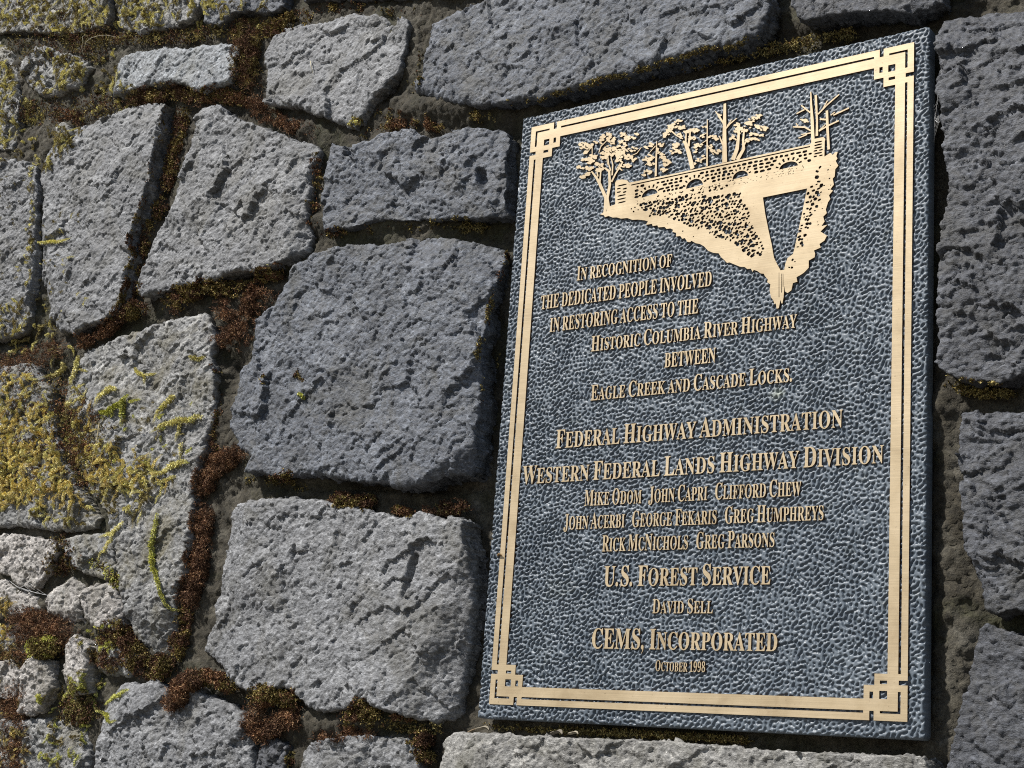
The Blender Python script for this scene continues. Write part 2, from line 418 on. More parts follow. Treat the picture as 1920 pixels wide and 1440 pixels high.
# ------------------------------------------------------------------ unseen ground, added to bounce light onto the wall
def ground():
    mt, nt, b = new_mat('bounce_gravel')
    p = pos(nt)
    a = noise_node(nt, p, 3.0, 6, 0.6)
    f = noise_node(nt, p, 90.0, 5, 0.7)
    c = ramp(nt, a, [(0.35, (0.12, 0.105, 0.08)), (0.65, (0.22, 0.20, 0.17))])
    ff = ramp(nt, f, [(0.35, 0.5), (0.65, 1.2)])
    c = mixc(nt, 1.0, c, ff, 'MULTIPLY')
    nt.links.new(c, b.inputs['Base Color'])
    b.inputs['Roughness'].default_value = 0.95
    bump(nt, b, f, 0.8, 0.01)
    n = 40
    xs = np.linspace(-1, 1, n) ** 3 * 60
    ys = -60 + 60.3 * (1 - (1 - np.linspace(0, 1, n)) ** 3)
    X, Y = np.meshgrid(xs, ys, indexing='ij')
    V = np.stack([X.ravel(), Y.ravel(), 0.02 * np.sin(X.ravel() * 1.7) * np.sin(Y.ravel() * 1.3)], 1)
    idx = np.arange(n * n).reshape(n, n)
    Fq = np.stack([idx[:-1, :-1].ravel(), idx[1:, :-1].ravel(), idx[1:, 1:].ravel(), idx[:-1, 1:].ravel()], 1)
    tag(link_mesh('ground', V, Fq, mt), kind='structure')
ground()

# ------------------------------------------------------------------ stone wall
wall = empty('stone_wall', (-0.4, 0.05, 0.0))
tag(wall, 'dark grey rough stone wall with deep mossy mortar joints behind the plaque', 'wall')

def stone_mesh(poly, yf, amp=1.0, edge=9.0, pitch=1.45, style='pit', depth=0.042, tilt=(0, 0),
               mat=None, seed=0, wob=1.0, flat_top=False, chips=2, notches=(), parent=None, register=True):
    """one rough block: a dense height field inside the outline, dressed back at its edges into the joint"""
    r = np.random.default_rng(1000 + seed)
    off = r.uniform(0, 1000, 2)
    rot = {'lay': 0.0 + r.uniform(-0.12, 0.12), 'pit': r.uniform(-0.5, 0.5)}[style]
    h = pitch * 0.001
    x0, z0 = poly.min(0) - 0.006
    x1, z1 = poly.max(0) + 0.006
    nx, nz = int((x1 - x0) / h) + 2, int((z1 - z0) / h) + 2
    gx, gz = np.meshgrid(x0 + np.arange(nx) * h, z0 + np.arange(nz) * h, indexing='ij')
    P = np.stack([gx.ravel(), gz.ravel()], 1)
    x, z = P[:, 0], P[:, 1]
    wx = pnoise(T_MID, x, z, off, 0.3) * 0.0011 * wob + pnoise(T_BIG, x, z, off, 1.3) * 0.0012 * wob
    wz = pnoise(T_MID, x, z, off + 400, 0.9) * 0.0011 * wob + pnoise(T_BIG, x, z, off + 300, 0.1) * 0.0012 * wob
    d = sdf(poly, P + np.stack([wx, wz], 1))
    c = poly.mean(0)
    y = np.full(len(P), yf) + (x - c[0]) * tilt[0] + (z - c[1]) * tilt[1]
    y -= amp * 0.0010 * pnoise(T_BIG, x, z, off, rot)
    wxf = x + 0.0022 * pnoise(T_MID, x, z, off + 800, 0.2)
    wzf = z + 0.0022 * pnoise(T_MID, x, z, off + 860, 1.2)
    fo = r.uniform(0, 200, 2)
    lay = style == 'lay'
    fr = r.uniform(-.1, .15) if lay else 0.42 + r.uniform(-.25, .25)
    fa = 2.6 if lay else 1.5
    y -= amp * (1.0 if not lay else .8) * facets(wxf, wzf, .060, fr, fa * .8, fo, .055, .0010)
    y -= amp * facets(wxf, wzf, .021, fr, fa, fo + 50, .070, .0005)
    if pitch < 4:
        y -= amp * facets(wxf, wzf, .0085, fr, fa, fo + 20, .11, .0003)
        y -= amp * facets(wxf, wzf, .0044, fr, fa, fo + 90, .12, .00015)
    y -= amp * 0.00030 * pnoise(T_MID, x, z, off, rot)
    y -= amp * 0.00012 * pnoise(T_PIT, x, z, off + 77, -0.5 + 0.3 * rot)
    if lay: y -= amp * 0.00045 * pnoise(T_LAY, x, z, off, rot)
    # spalled facets: planes that shave the face
    for k in range(chips):
        a = r.uniform(0, 2 * math.pi)
        n2 = np.array([math.cos(a), math.sin(a)])
        ext = ((poly - c) @ n2).max()
        s = (P - c) @ n2 - ext * r.uniform(0.72, 0.93) + 0.010 * pnoise(T_BIG, x, z, off + 90 * k, a)
        y += np.clip(s, 0, 1) * r.uniform(0.18, 0.55)
    for (nxp, nzp, rx, rz, dp, an) in notches:
        ux, uz = (x - nxp) * math.cos(an) + (z - nzp) * math.sin(an), -(x - nxp) * math.sin(an) + (z - nzp) * math.cos(an)
        q = (ux / rx) ** 2 + (uz / rz) ** 2
        y += dp * np.clip(1.25 - q - 0.25 * pnoise(T_MID, x, z, off), 0, 1) ** 0.6
    # edge dressing
    ew = edge * 0.00042 * np.clip(1 + 0.6 * pnoise(T_BIG, x, z, off + 130, 2.0), 0.25, 2.4)
    if flat_top:
        top = z1 - 0.006
        ew = np.where(top - z < 0.02, 0.0015, ew)
    dd = np.maximum(d, 0)
    t = np.clip(dd / ew, 0, 1)
    y += ew * 0.85 * (1 - np.sqrt(np.clip(1 - (1 - t) ** 2, 0, 1)))
    D = d.reshape(nx, nz)
    ok = D > -h * 0.75
    if register: surf_add(x[d > 0], z[d > 0], y[d > 0])
    # keep only vertices that carry a full cell, then pull the rim onto the outline
    q = ok[:-1, :-1] & ok[1:, :-1] & ok[1:, 1:] & ok[:-1, 1:]
    idx = np.arange(nx * nz).reshape(nx, nz)
    Fq = np.stack([idx[:-1, :-1][q], idx[1:, :-1][q], idx[1:, 1:][q], idx[:-1, 1:][q]], 1)
    gxx, gzz = np.gradient(D, h)
    gl = np.maximum(1e-3, np.hypot(gxx, gzz))
    nxv, nzv = (gxx / gl).ravel(), (gzz / gl).ravel()
    E = np.concatenate([Fq[:, [0, 1]], Fq[:, [1, 2]], Fq[:, [2, 3]], Fq[:, [3, 0]]])
    key = E[:, 0].astype(np.int64) * (nx * nz) + E[:, 1]
    rev = E[:, 1].astype(np.int64) * (nx * nz) + E[:, 0]
    B = E[~np.isin(key, rev)]
    rimv = np.unique(B)
    px_, pz_ = x.copy(), z.copy()
    mv = np.clip(d[rimv], -2 * h, 2 * h)
    px_[rimv] -= nxv[rimv] * mv; pz_[rimv] -= nzv[rimv] * mv
    used = np.unique(Fq)
    remap = np.full(nx * nz, -1, np.int64); remap[used] = np.arange(len(used))
    V = [np.stack([px_, y, pz_ + ZC], 1)[used]]
    F = [remap[Fq]]
    # flanks running back into the joint, broken like the face
    nb = len(rimv)
    rm2 = np.full(nx * nz, -1, np.int64); rm2[rimv] = np.arange(nb)
    prev = remap[rimv]
    base = len(used)
    rows = 2 if pitch > 4 else 9
    yb = y[rimv]
    for k in range(1, rows + 1):
        f = k / rows
        yy = yb + (depth + 0.012) * f ** 1.2
        jx = 0.0016 * pnoise(T_MID, px_[rimv] * 1.0, yy * 1.7 + 3, off + 40, 0.0) + 0.0013 * pnoise(T_MID, pz_[rimv], yy * 1.7, off + 640, 0.0)
        ins = (0.0035 * f - jx * min(1, f * 3))
        V.append(np.stack([px_[rimv] + nxv[rimv] * ins, yy, pz_[rimv] + nzv[rimv] * ins + ZC], 1))
        cur = base + np.arange(nb)
        a_, b_ = rm2[B[:, 0]], rm2[B[:, 1]]
        F.append(np.stack([prev[a_], cur[a_], cur[b_], prev[b_]], 1))
        prev = cur; base += nb
    return link_mesh('stone', np.concatenate(V), np.concatenate(F), mat, parent)

# outlines of the blocks, traced on their front faces (photograph pixels)
S = []
def st(pts, yf, mat, **kw): S.append((pts, yf, mat, kw))
st([(505,75),(530,54),(560,45),(610,40),(650,27),(700,24),(718,30),(722,45),(735,35),(760,33),(765,50),(757,75),(750,105),(745,125),(735,145),(715,165),(690,190),(680,210),(668,228),(655,242),(630,233),(600,222),(570,212),(545,203),(520,200),(497,198),(495,170),(498,130),(497,100)], -.004, M_GREY, tilt=(.02,.02))
st([(800,40),(830,22),(870,8),(900,-10),(1100,-50),(1420,-80),(1432,0),(1425,40),(1410,65),(1380,78),(1330,88),(1290,95),(1250,110),(1200,125),(1150,140),(1100,152),(1060,165),(1000,180),(950,190),(900,195),(850,190),(810,182),(775,172),(772,155),(785,130),(785,110),(795,80)], -.008, M_BLUE, edge=15, tilt=(0,.05), chips=3)
st([(1490,-50),(1775,-90),(1762,0),(1730,12),(1690,22),(1650,20),(1600,25),(1550,30),(1505,38),(1488,32),(1484,0)], -.004, M_DARK)
st([(1765,22),(1756,60),(1760,110),(1753,160),(1762,190),(1757,220),(1766,250),(1763,300),(1773,330),(1773,370),(1763,420),(1762,460),(1755,520),(1751,580),(1755,640),(1750,680),(1765,695),(1785,705),(1820,712),(1870,712),(1920,702),(2020,690),(2030,-20),(1900,-2),(1840,5),(1790,13)], -.010, M_DARK, style='lay', edge=7, chips=2, tilt=(.03,0))
st([(1800,775),(1830,770),(1870,775),(1920,770),(2020,765),(2030,1140),(1920,1145),(1870,1148),(1845,1142),(1835,1135),(1832,1105),(1820,1050),(1803,1020),(1805,980),(1798,920),(1800,890),(1790,860),(1795,820)], -.008, M_DARK, style='lay', chips=2, tilt=(.03,0))
st([(1832,1180),(1850,1168),(1880,1175),(1920,1195),(2020,1205),(2030,1520),(1780,1520),(1775,1440),(1785,1390),(1795,1330),(1810,1290),(1825,1230)], -.008, M_DARK, chips=3)
st([(822,1384),(842,1372),(1000,1379),(1240,1389),(1490,1407),(1600,1414),(1725,1416),(1738,1430),(1745,1530),(812,1530),(812,1440)], -.030, M_PALE, flat_top=True, edge=12, wob=.5, chips=2)
st([(632,272),(650,278),(672,270),(690,262),(720,250),(755,243),(775,246),(800,258),(820,255),(840,245),(870,238),(905,236),(935,240),(945,252),(942,290),(943,330),(942,370),(944,400),(930,408),(890,408),(850,410),(800,412),(750,415),(710,412),(690,420),(660,430),(640,428),(612,432),(607,410),(610,370),(618,320),(625,295)], -.006, M_BLUE, amp=1.15, notches=[(898,330,.007,.016,.012,.3)], tilt=(.03,0))
st([(543,497),(575,482),(615,468),(650,460),(690,458),(715,462),(735,452),(765,443),(800,440),(840,444),(870,450),(895,452),(918,455),(921,480),(915,520),(905,560),(900,590),(893,640),(888,680),(893,700),(892,740),(888,800),(885,840),(878,875),(868,889),(840,890),(800,905),(760,918),(730,912),(690,905),(640,900),(600,892),(545,890),(500,890),(460,882),(448,880),(463,857),(443,833),(425,797),(424,767),(437,733),(443,690),(470,672),(470,627),(473,593),(510,567),(523,547),(530,525)], -.016, M_BLUE, amp=1.1, edge=10, tilt=(-.02,.03), chips=3)
st([(430,940),(460,935),(500,930),(545,928),(580,932),(615,940),(650,948),(690,955),(715,962),(745,975),(765,968),(790,962),(815,968),(835,978),(850,970),(868,975),(866,1010),(875,1040),(880,1090),(880,1130),(870,1160),(868,1200),(855,1240),(845,1290),(832,1340),(820,1350),(800,1358),(770,1348),(740,1340),(715,1335),(690,1320),(660,1325),(635,1338),(600,1335),(575,1325),(560,1310),(530,1290),(500,1300),(475,1298),(450,1290),(430,1275),(410,1255),(390,1235),(370,1220),(353,1218),(365,1190),(380,1165),(375,1130),(395,1110),(400,1060),(405,1020),(412,980),(418,955)], -.014, M_GREY, amp=1.05, edge=9, tilt=(-.02,.02), chips=2, notches=[(768,1080,.006,.026,.010,-.2),(548,1035,.004,.012,.006,-.15)])
st([(307,193),(301,210),(303,240),(290,270),(285,300),(278,340),(272,370),(262,400),(250,420),(245,450),(248,480),(240,500),(238,530),(230,560),(222,585),(190,602),(160,612),(140,622),(110,622),(92,600),(76,600),(70,560),(65,500),(68,430),(73,380),(72,320),(76,290),(95,270),(105,250),(130,240),(150,235),(180,222),(210,210),(240,197),(265,192),(290,195)], -.004, M_GREY, tilt=(-.02,.02))
st([(378,198),(415,192),(425,212),(450,222),(470,230),(490,240),(515,245),(545,262),(565,265),(588,272),(588,285),(580,310),(574,340),(571,400),(571,440),(568,468),(540,485),(510,500),(480,508),(450,508),(430,512),(390,525),(360,532),(320,540),(290,550),(270,553),(256,550),(255,530),(262,505),(272,490),(280,470),(288,450),(300,425),(315,400),(325,370),(330,340),(340,310),(352,275),(360,240),(368,215)], -.008, M_GREY, amp=1.15, tilt=(-.02,.02))
st([(42,125),(60,95),(90,90),(130,105),(160,110),(170,125),(150,160),(110,180),(80,182),(55,165),(40,145)], -.002, M_MOSSY, amp=1.3, edge=16)
st([(178,150),(200,120),(230,100),(250,95),(270,90),(310,88),(350,90),(385,82),(420,80),(445,85),(440,110),(437,140),(430,155),(405,160),(380,172),(360,168),(330,158),(300,155),(260,165),(220,175),(183,172)], -.006, M_LIGHT, amp=1.0, edge=12, tilt=(0,.05))
st([(215,20),(230,-40),(365,-40),(372,10),(355,38),(320,45),(285,55),(260,60),(225,50),(212,40)], -.004, M_MOSSY, amp=1.2)
st([(382,-40),(545,-50),(532,12),(510,22),(490,25),(470,18),(440,25),(410,45),(385,38),(378,10)], -.004, M_BLUE)
st([(-90,-50),(200,-40),(205,20),(195,45),(150,60),(100,65),(40,60),(-90,70)], -.004, M_MOSSY)
st([(562,-70),(885,-70),(872,-18),(830,-8),(700,-4),(600,-3),(560,-4)], -.004, M_DARK)
st([(-90,305),(0,295),(40,298),(66,310),(70,350),(64,420),(62,500),(55,550),(50,590),(35,620),(10,630),(-90,640)], -.004, M_GREY, amp=1.2)
st([(-90,90),(0,80),(28,110),(36,180),(32,240),(20,280),(-90,285)], .002, M_MOSSY, amp=1.3)
st([(102,240),(115,228),(128,232),(133,250),(125,266),(108,266)], -.002, M_PALE, edge=10)
st([(330,592),(350,590),(378,585),(393,610),(398,640),(390,670),(400,700),(402,740),(395,790),(385,830),(378,860),(368,900),(360,950),(358,1000),(350,1050),(345,1080),(335,1110),(325,1130),(322,1170),(315,1200),(312,1222),(290,1225),(262,1220),(252,1195),(240,1165),(230,1130),(222,1085),(214,1030),(200,960),(150,900),(120,820),(105,740),(120,690),(150,655),(200,632),(260,612),(300,598)], -.002, M_MOSSY, amp=1.2, chips=3, tilt=(-.03,.03))
st([(-90,700),(0,690),(60,682),(92,730),(105,815),(136,905),(185,968),(178,990),(100,998),(40,985),(-90,990)], -.004, M_MOSSY, amp=1.3, edge=14)
st([(-90,1004),(20,998),(72,1006),(112,1020),(100,1058),(64,1104),(30,1095),(10,1075),(-90,1070)], -.006, M_TAN, amp=1.4, edge=16)
st([(112,1008),(150,1000),(196,996),(212,1040),(220,1082),(200,1088),(165,1078),(125,1056)], -.004, M_MOSSY, amp=1.4, edge=14)
st([(148,1122),(168,1102),(212,1090),(226,1128),(230,1172),(205,1190),(165,1176)], -.006, M_TAN, amp=1.2, edge=14)
st([(82,1112),(130,1072),(152,1098),(145,1128),(148,1165),(108,1172),(78,1140)], -.003, M_TAN, edge=14, amp=1.3)
st([(-90,1082),(5,1086),(28,1108),(66,1116),(70,1146),(20,1160),(-90,1168)], -.002, M_TAN, edge=14, amp=1.4)
st([(108,1212),(135,1190),(170,1215),(166,1262),(160,1300),(128,1306),(106,1270)], -.008, M_TAN, edge=18, amp=1.3)
st([(42,1250),(66,1228),(98,1240),(100,1290),(84,1332),(50,1346),(30,1342)], -.006, M_TAN, edge=18, amp=1.3)
st([(-90,1238),(20,1236),(38,1256),(24,1306),(-90,1318)], -.004, M_TAN, edge=16, amp=1.3)
st([(-90,1176),(40,1166),(92,1180),(100,1206),(60,1222),(-90,1228)], .002, M_MOSSY, edge=14, amp=1.4)
st([(172,1206),(240,1196),(258,1230),(262,1262),(210,1272),(176,1262)], .000, M_MOSSY, edge=14, amp=1.4)
st([(178,1302),(205,1280),(250,1280),(290,1276),(318,1300),(343,1292),(357,1287),(380,1300),(420,1320),(445,1330),(458,1345),(462,1400),(472,1520),(160,1520),(165,1400),(175,1340)], -.012, M_GREY, amp=1.3, edge=13, chips=3)
st([(-90,1345),(30,1352),(90,1342),(150,1360),(160,1420),(155,1520),(-90,1520)], .000, M_MOSSY, amp=1.5, edge=14)
st([(560,1410),(600,1390),(650,1385),(700,1382),(740,1385),(765,1390),(780,1410),(788,1520),(550,1520)], -.006, M_GREY, amp=1.2, edge=11)
st([(488,1392),(520,1382),(540,1402),(536,1440),(540,1520),(478,1520),(482,1430)], -.002, M_DARK, amp=1.3, edge=12)

# mortar sheet first (raster), then the blocks
def mortar():
    h = 0.003
    xs = np.arange(-1.75, 0.72, h); zs = np.arange(-0.72, 1.12, h)
    X, Z = np.meshgrid(xs, zs, indexing='ij')
    x, z = X.ravel(), Z.ravel()
    dpl = np.clip((x + 0.40) / 0.10, 0, 1)
    y = 0.011 + 0.018 * dpl - 0.0038 * pnoise(T_BIG, x, z, (50, 90)) - 0.0016 * pnoise(T_MID, x, z, (10, 700)) - 0.0006 * pnoise(T_PIT, x, z, (310, 70))
    u, v = pix(x, z, 0.03)
    # wider pointing standing nearly flush where the photograph shows it
    for (px, py, rx, ry, dy) in [(860, 215, 130, 26, .018), (1790, 1050, 45, 420, .015), (1770, 760, 25, 60, .014), (425, 760, 30, 90, .012), (700, 425, 140, 18, .010), (620, 1360, 200, 30, .012), (150, 1100, 130, 160, .003), (330, 1260, 60, 30, .006), (80, 1200, 110, 130, .002), (600, 250, 40, 25, .008), (318, 290, 14, 110, -.022), (725, 180, 40, 50, -.016), (455, 130, 18, 70, -.012), (300, 520, 60, 10, -.010), (480, 520, 90, 8, -.012), (450, 690, 16, 60, -.014), (140, 65, 110, 14, -.014), (60, 225, 30, 30, -.016), (20, 640, 60, 12, -.014), (360, 1080, 10, 120, -.010), (700, 920, 180, 8, -.012), (760, 1372, 60, 8, -.008)]:
        y -= dy * np.exp(-((u - px) / rx) ** 2 - ((v - py) / ry) ** 2)
    surf_add(x, z, y)
    n, k = X.shape
    idx = np.arange(n * k).reshape(n, k)
    Fq = np.stack([idx[:-1, :-1].ravel(), idx[1:, :-1].ravel(), idx[1:, 1:].ravel(), idx[:-1, 1:].ravel()], 1)
    link_mesh('mortar', np.stack([x, y, z + ZC], 1), Fq, M_MORTAR, wall)
    # the plain core of the wall beyond the part that was looked at closely
    V, F = [], []
    for (a, b, c, d) in [(-2.6, -1.752, -1.9, 1.3), (0.717, 1.7, -1.9, 1.3), (-1.752, 0.717, -1.9, -0.722), (-1.752, 0.717, 1.117, 1.3)]:
        for q in ((a, c), (b, c), (b, d), (a, d)): V.append((q[0], 0.032, q[1] + ZC))
        F.append([len(V) - 4, len(V) - 3, len(V) - 2, len(V) - 1])
    link_mesh('mortar', V, F, M_MORTAR, wall)
mortar()
for i, (pts, yf, mat, kw) in enumerate(S):
    pl = unpoly(pts, yf)
    if 'notches' in kw:
        kw = dict(kw)
        kw['notches'] = [(*un(a, b, yf), c, d, e, f) for a, b, c, d, e, f in kw['notches']]
    # consistent winding is not needed by the sdf
    o = stone_mesh(pl, yf, mat=mat, seed=i, parent=wall, **kw)
    if mat is M_PALE and kw.get('flat_top'): o['label'] = 'pale sawn ledge stone with a straight bright top edge below the plaque'

def outside_stones():
    r = np.random.default_rng(5)
    z = -1.88
    k = 500
    while z < 1.25:
        hh = r.uniform(0.26, 0.36)
        x = -2.55 + r.uniform(0, 0.2)
        while x < 1.6:
            ww = r.uniform(0.30, 0.52)
            a = np.array([(x + .01, z + .01), (x + ww * .5, z + .004), (x + ww - .012, z + .01), (x + ww - .006, z + hh * .5), (x + ww - .012, z + hh - .012), (x + ww * .5, z + hh - .006), (x + .012, z + hh - .012), (x + .006, z + hh * .5)])
            a += r.uniform(-.014, .014, a.shape)
            t = np.linspace(0, 1, 6)[:, None]
            e = np.concatenate([a[i] + (a[(i + 1) % 8] - a[i]) * t[:-1] for i in range(8)] + [a.mean(0)[None]])
            u, v = pix(e[:, 0], e[:, 1], 0.0)
            if not ((u > -105) & (u < 2045) & (v > -100) & (v < 1545)).any():
                stone_mesh(a, r.uniform(-.012, .002), mat=[M_GREY, M_BLUE, M_DARK, M_MOSSY][r.integers(4)], seed=k, pitch=8.0, edge=14, amp=1.5, parent=wall, register=False, depth=0.05)
                k += 1
            x += ww + .02
        z += hh + .02
outside_stones()
# ------------------------------------------------------------------ plaque
plaque = empty('bronze_plaque', (0.0, 0.014, ZC - 0.3545))
tag(plaque, 'upright bronze memorial plaque with raised gold lettering and pebbled blue grey ground', 'plaque')
PW, PH = 0.254, 0.3545
REL = 0.0027                                # how far the lettering stands out

def backing():
    h = 0.00085
    n, k = int(2 * PW / h) + 1, int(2 * PH / h) + 1
    X, Z = np.meshgrid(np.linspace(-PW, PW, n), np.linspace(-PH, PH, k), indexing='ij')
    x, z = X.ravel(), Z.ravel()
    w = pnoise(T_WORM, x, z, (20, 60), 0.0, 0.0007)
    w2 = pnoise(T_MID, x, z, (420, 160), 0.4)
    wv = w + 0.22 * w2
    y = -0.00130 * np.tanh(2.2 * (wv + 0.42)) * (1 + 0.18 * pnoise(T_BIG, x, z, (77, 9))) - 0.00012 * pnoise(T_BIG, x, z, (9, 9))
    # rounded rim and corners
    ex = np.minimum(PW - np.abs(x), PH - np.abs(z))
    y += 0.0016 * np.clip(1 - ex / 0.0024, 0, 1) ** 2
    cx, cz = np.abs(x) - (PW - .004), np.abs(z) - (PH - .004)
    corner = (cx > 0) & (cz > 0)
    rr = np.hypot(cx, cz)
    f = np.where(corner & (rr > .004), .004 / np.maximum(rr, 1e-9), 1.0)
    x = np.where(corner, np.sign(x) * (PW - .004 + cx * f), x)
    z = np.where(corner, np.sign(z) * (PH - .004 + cz * f), z)
    idx = np.arange(n * k).reshape(n, k)
    Fq = [np.stack([idx[:-1, :-1].ravel(), idx[1:, :-1].ravel(), idx[1:, 1:].ravel(), idx[:-1, 1:].ravel()], 1)]
    V = [np.stack([x, y, z + ZC], 1)]
    rim = np.concatenate([idx[:-1, 0], idx[-1, :-1], idx[:0:-1, -1], idx[0, :0:-1]])
    a = V[0][rim].copy(); a[:, 1] = 0.0145
    b0 = len(V[0]); V.append(a)
    q = np.arange(len(rim)); qn = np.roll(q, -1)
    Fq.append(np.stack([rim, b0 + q, b0 + qn, rim[qn]], 1))
    o = link_mesh('backing_plate', np.concatenate(V), np.concatenate(Fq), [M_PLAQUE], plaque)
backing()

def area(p): 
    p = np.asarray(p); q = np.roll(p, -1, 0)
    return 0.5 * (p[:, 0] * q[:, 1] - q[:, 0] * p[:, 1]).sum()

def raised(name, add, sub, mat, parent=plaque, height=REL, back=0.0012, eps=1e-6):
    """union of the add outlines minus the sub outlines, standing out of the plaque; flanks carry the dark patina"""
    vs, es, fs = [], [], []
    for p in list(add) + list(sub):
        p = [tuple(map(float, q)) for q in p]
        if area(p) < 0: p = p[::-1]
        b0 = len(vs)
        vs += [Vector((q[0] * 100, q[1] * 100)) for q in p]
        fs.append(list(range(b0, len(vs))))
    na = len(add)
    v2, e2, f2, _, _, of = delaunay_2d_cdt(vs, es, fs, 0, eps)
    v2 = np.array([(v.x, v.y) for v in v2]) / 100
    keep = [f for f, o in zip(f2, of) if any(i < na for i in o) and not any(i >= na for i in o)]
    F = np.array([f for f in keep if len(f) == 3])
    ar = np.cross(v2[F[:, 1]] - v2[F[:, 0]], v2[F[:, 2]] - v2[F[:, 0]])
    F = F[np.abs(ar) > 1e-13]; ar = ar[np.abs(ar) > 1e-13]
    F[ar < 0] = F[ar < 0][:, ::-1]
    E = np.concatenate([F[:, [0, 1]], F[:, [1, 2]], F[:, [2, 0]]])
    S_ = set(map(tuple, E.tolist()))
    B = np.array([e for e in E.tolist() if (e[1], e[0]) not in S_])
    n = len(v2)
    top = np.stack([v2[:, 0], np.full(n, -height), v2[:, 1] + ZC], 1)
    bot = np.stack([v2[:, 0], np.full(n, back), v2[:, 1] + ZC], 1)
    # separate rim copies keep the face edge crisp
    V = np.concatenate([top, top, bot])
    side = np.concatenate([np.stack([B[:, 0] + n, B[:, 0] + 2 * n, B[:, 1] + 2 * n], 1), np.stack([B[:, 0] + n, B[:, 1] + 2 * n, B[:, 1] + n], 1)])
    A = np.concatenate([F, side])
    mi = np.concatenate([np.zeros(len(F), int), np.ones(len(side), int)])
    used = np.unique(A); rm = np.full(len(V), -1); rm[used] = np.arange(len(used))
    return link_mesh(name, V[used], rm[A], [mat, M_SIDE], parent, smooth=False, mat_idx=mi)

def rect(a, b, c, d): return [(a, b), (c, b), (c, d), (a, d)]

def border():
    """double-line frame with a square interlaced knot at each corner"""
    OX, OZ = 0.2385, 0.3390
    add, sub = [], []
    mm = 0.001
    def mir(p, sx, sz): return [(sx * (OX - a * mm), sz * (OZ - b * mm)) for a, b in p]
    W2, H2 = OX / mm, OZ / mm
    for sx in (1, -1):
        for sz in (1, -1):
            for p in (rect(0, 0, 32.6, 32.6), rect(31.0, 8.6, 42.8, 32.3), rect(8.6, 31.0, 32.3, 42.8)):
                add.append(mir(p, sx, sz))
            for p in (rect(19.7, 19.7, 27.4, 27.2), rect(33.4, 19.9, 37.0, 26.2), rect(19.9, 33.4, 26.9, 36.6),
                      [(6.6, 6.6), (26.6, 6.6), (26.6, 8.8), (9.3, 8.8), (9.3, 26.6), (6.6, 26.6)]):
                sub.append(mir(p, sx, sz))
    for s in (1, -1):
        add.append([(a, s * b) for a, b in rect(-OX + 36.9 * mm, OZ - 19.5 * mm, OX - 36.9 * mm, OZ)])
        sub.append([(a, s * b) for a, b in rect(-OX + 43 * mm, OZ - 8.9 * mm, OX - 43 * mm, OZ - 6.6 * mm)])
        add.append([(s * a, b) for a, b in rect(OX - 19.6 * mm, -OZ + 36.9 * mm, OX, OZ - 36.9 * mm)])
        sub.append([(s * a, b) for a, b in rect(OX - 9.2 * mm, -OZ + 42.8 * mm, OX - 6.6 * mm, OZ - 42.8 * mm)])
    raised('border_frame', add, sub, M_BRONZE)
border()

def glyph(ch):
    a, cs = GLYPHS[ch]
    return a, [[tuple(map(int, q.split(','))) for q in c.split()] for c in cs]

def inside(p, poly):
    x, z = p; r = False
    for i in range(len(poly)):
        a, b = poly[i - 1], poly[i]
        if (a[1] > z) != (b[1] > z) and x < a[0] + (z - a[1]) / (b[1] - a[1]) * (b[0] - a[0]): r = not r
    return r

def text_line(txt, x0, x1, zb, cap, small=0.80, thin=0.0):
    """small capitals set between x0 and x1 (mm) on the baseline zb; capitals cap mm high"""
    s = cap / 455.0
    pen = 0.0
    items = []
    for ch in txt:
        if ch == ' ':
            pen += 150 * (0.95 if small < 1 else 1); continue
        if ch in '.,':
            items.append((ch, pen, 1.0)); pen += 175; continue
        k = small if ch.islower() else 1.0
        if ch.isdigit(): k = 0.93
        a, cs = glyph(ch.upper())
        items.append((ch.upper(), pen, k)); pen += (a + 14) * k
    # natural extent
    lo, hi = 1e9, -1e9
    shapes = []
    for ch, p, k in items:
        if ch in '.,':
            c = [(p + 55 + 52 * math.cos(t), 45 + 52 * math.sin(t)) for t in np.linspace(0, 2 * math.pi, 12, endpoint=False)]
            shapes.append(([c], []))
            if ch == ',': shapes.append(([[(p + 60, 20), (p + 106, 45), (p + 96, -30), (p + 40, -100), (p + 30, -88), (p + 66, -35)]], []))
            hi = max(hi, p + 107); lo = min(lo, p + 3)
            continue
        a, cs = glyph(ch)
        outer, hole = [], []
        for i, c in enumerate(cs):
            hole_ = any(inside(c[0], d) for j, d in enumerate(cs) if j != i)
            pts = np.array(c, float)
            if thin:
                q0, q1 = np.roll(pts, 1, 0), np.roll(pts, -1, 0)
                t = q1 - q0
                nx = t[:, 1] / np.maximum(1e-6, np.hypot(t[:, 0], t[:, 1]))
                sg = 1 if area(pts) > 0 else -1
                pts[:, 0] -= nx * sg * thin * (-1 if hole_ else 1)
            pts = pts * k + (p, 0)
            (hole if hole_ else outer).append([tuple(q) for q in pts])
            lo = min(lo, pts[:, 0].min()); hi = max(hi, pts[:, 0].max())
        shapes.append((outer, hole))
    sx = (x1 - x0) / (hi - lo)
    f = lambda c: [((x0 + (a - lo) * sx) * .001, (zb + b * s) * .001) for a, b in c]
    add = [f(c) for o, h in shapes for c in o]
    sub = [f(c) for o, h in shapes for c in h]
    return raised('lettering', add, sub, M_BRONZE)

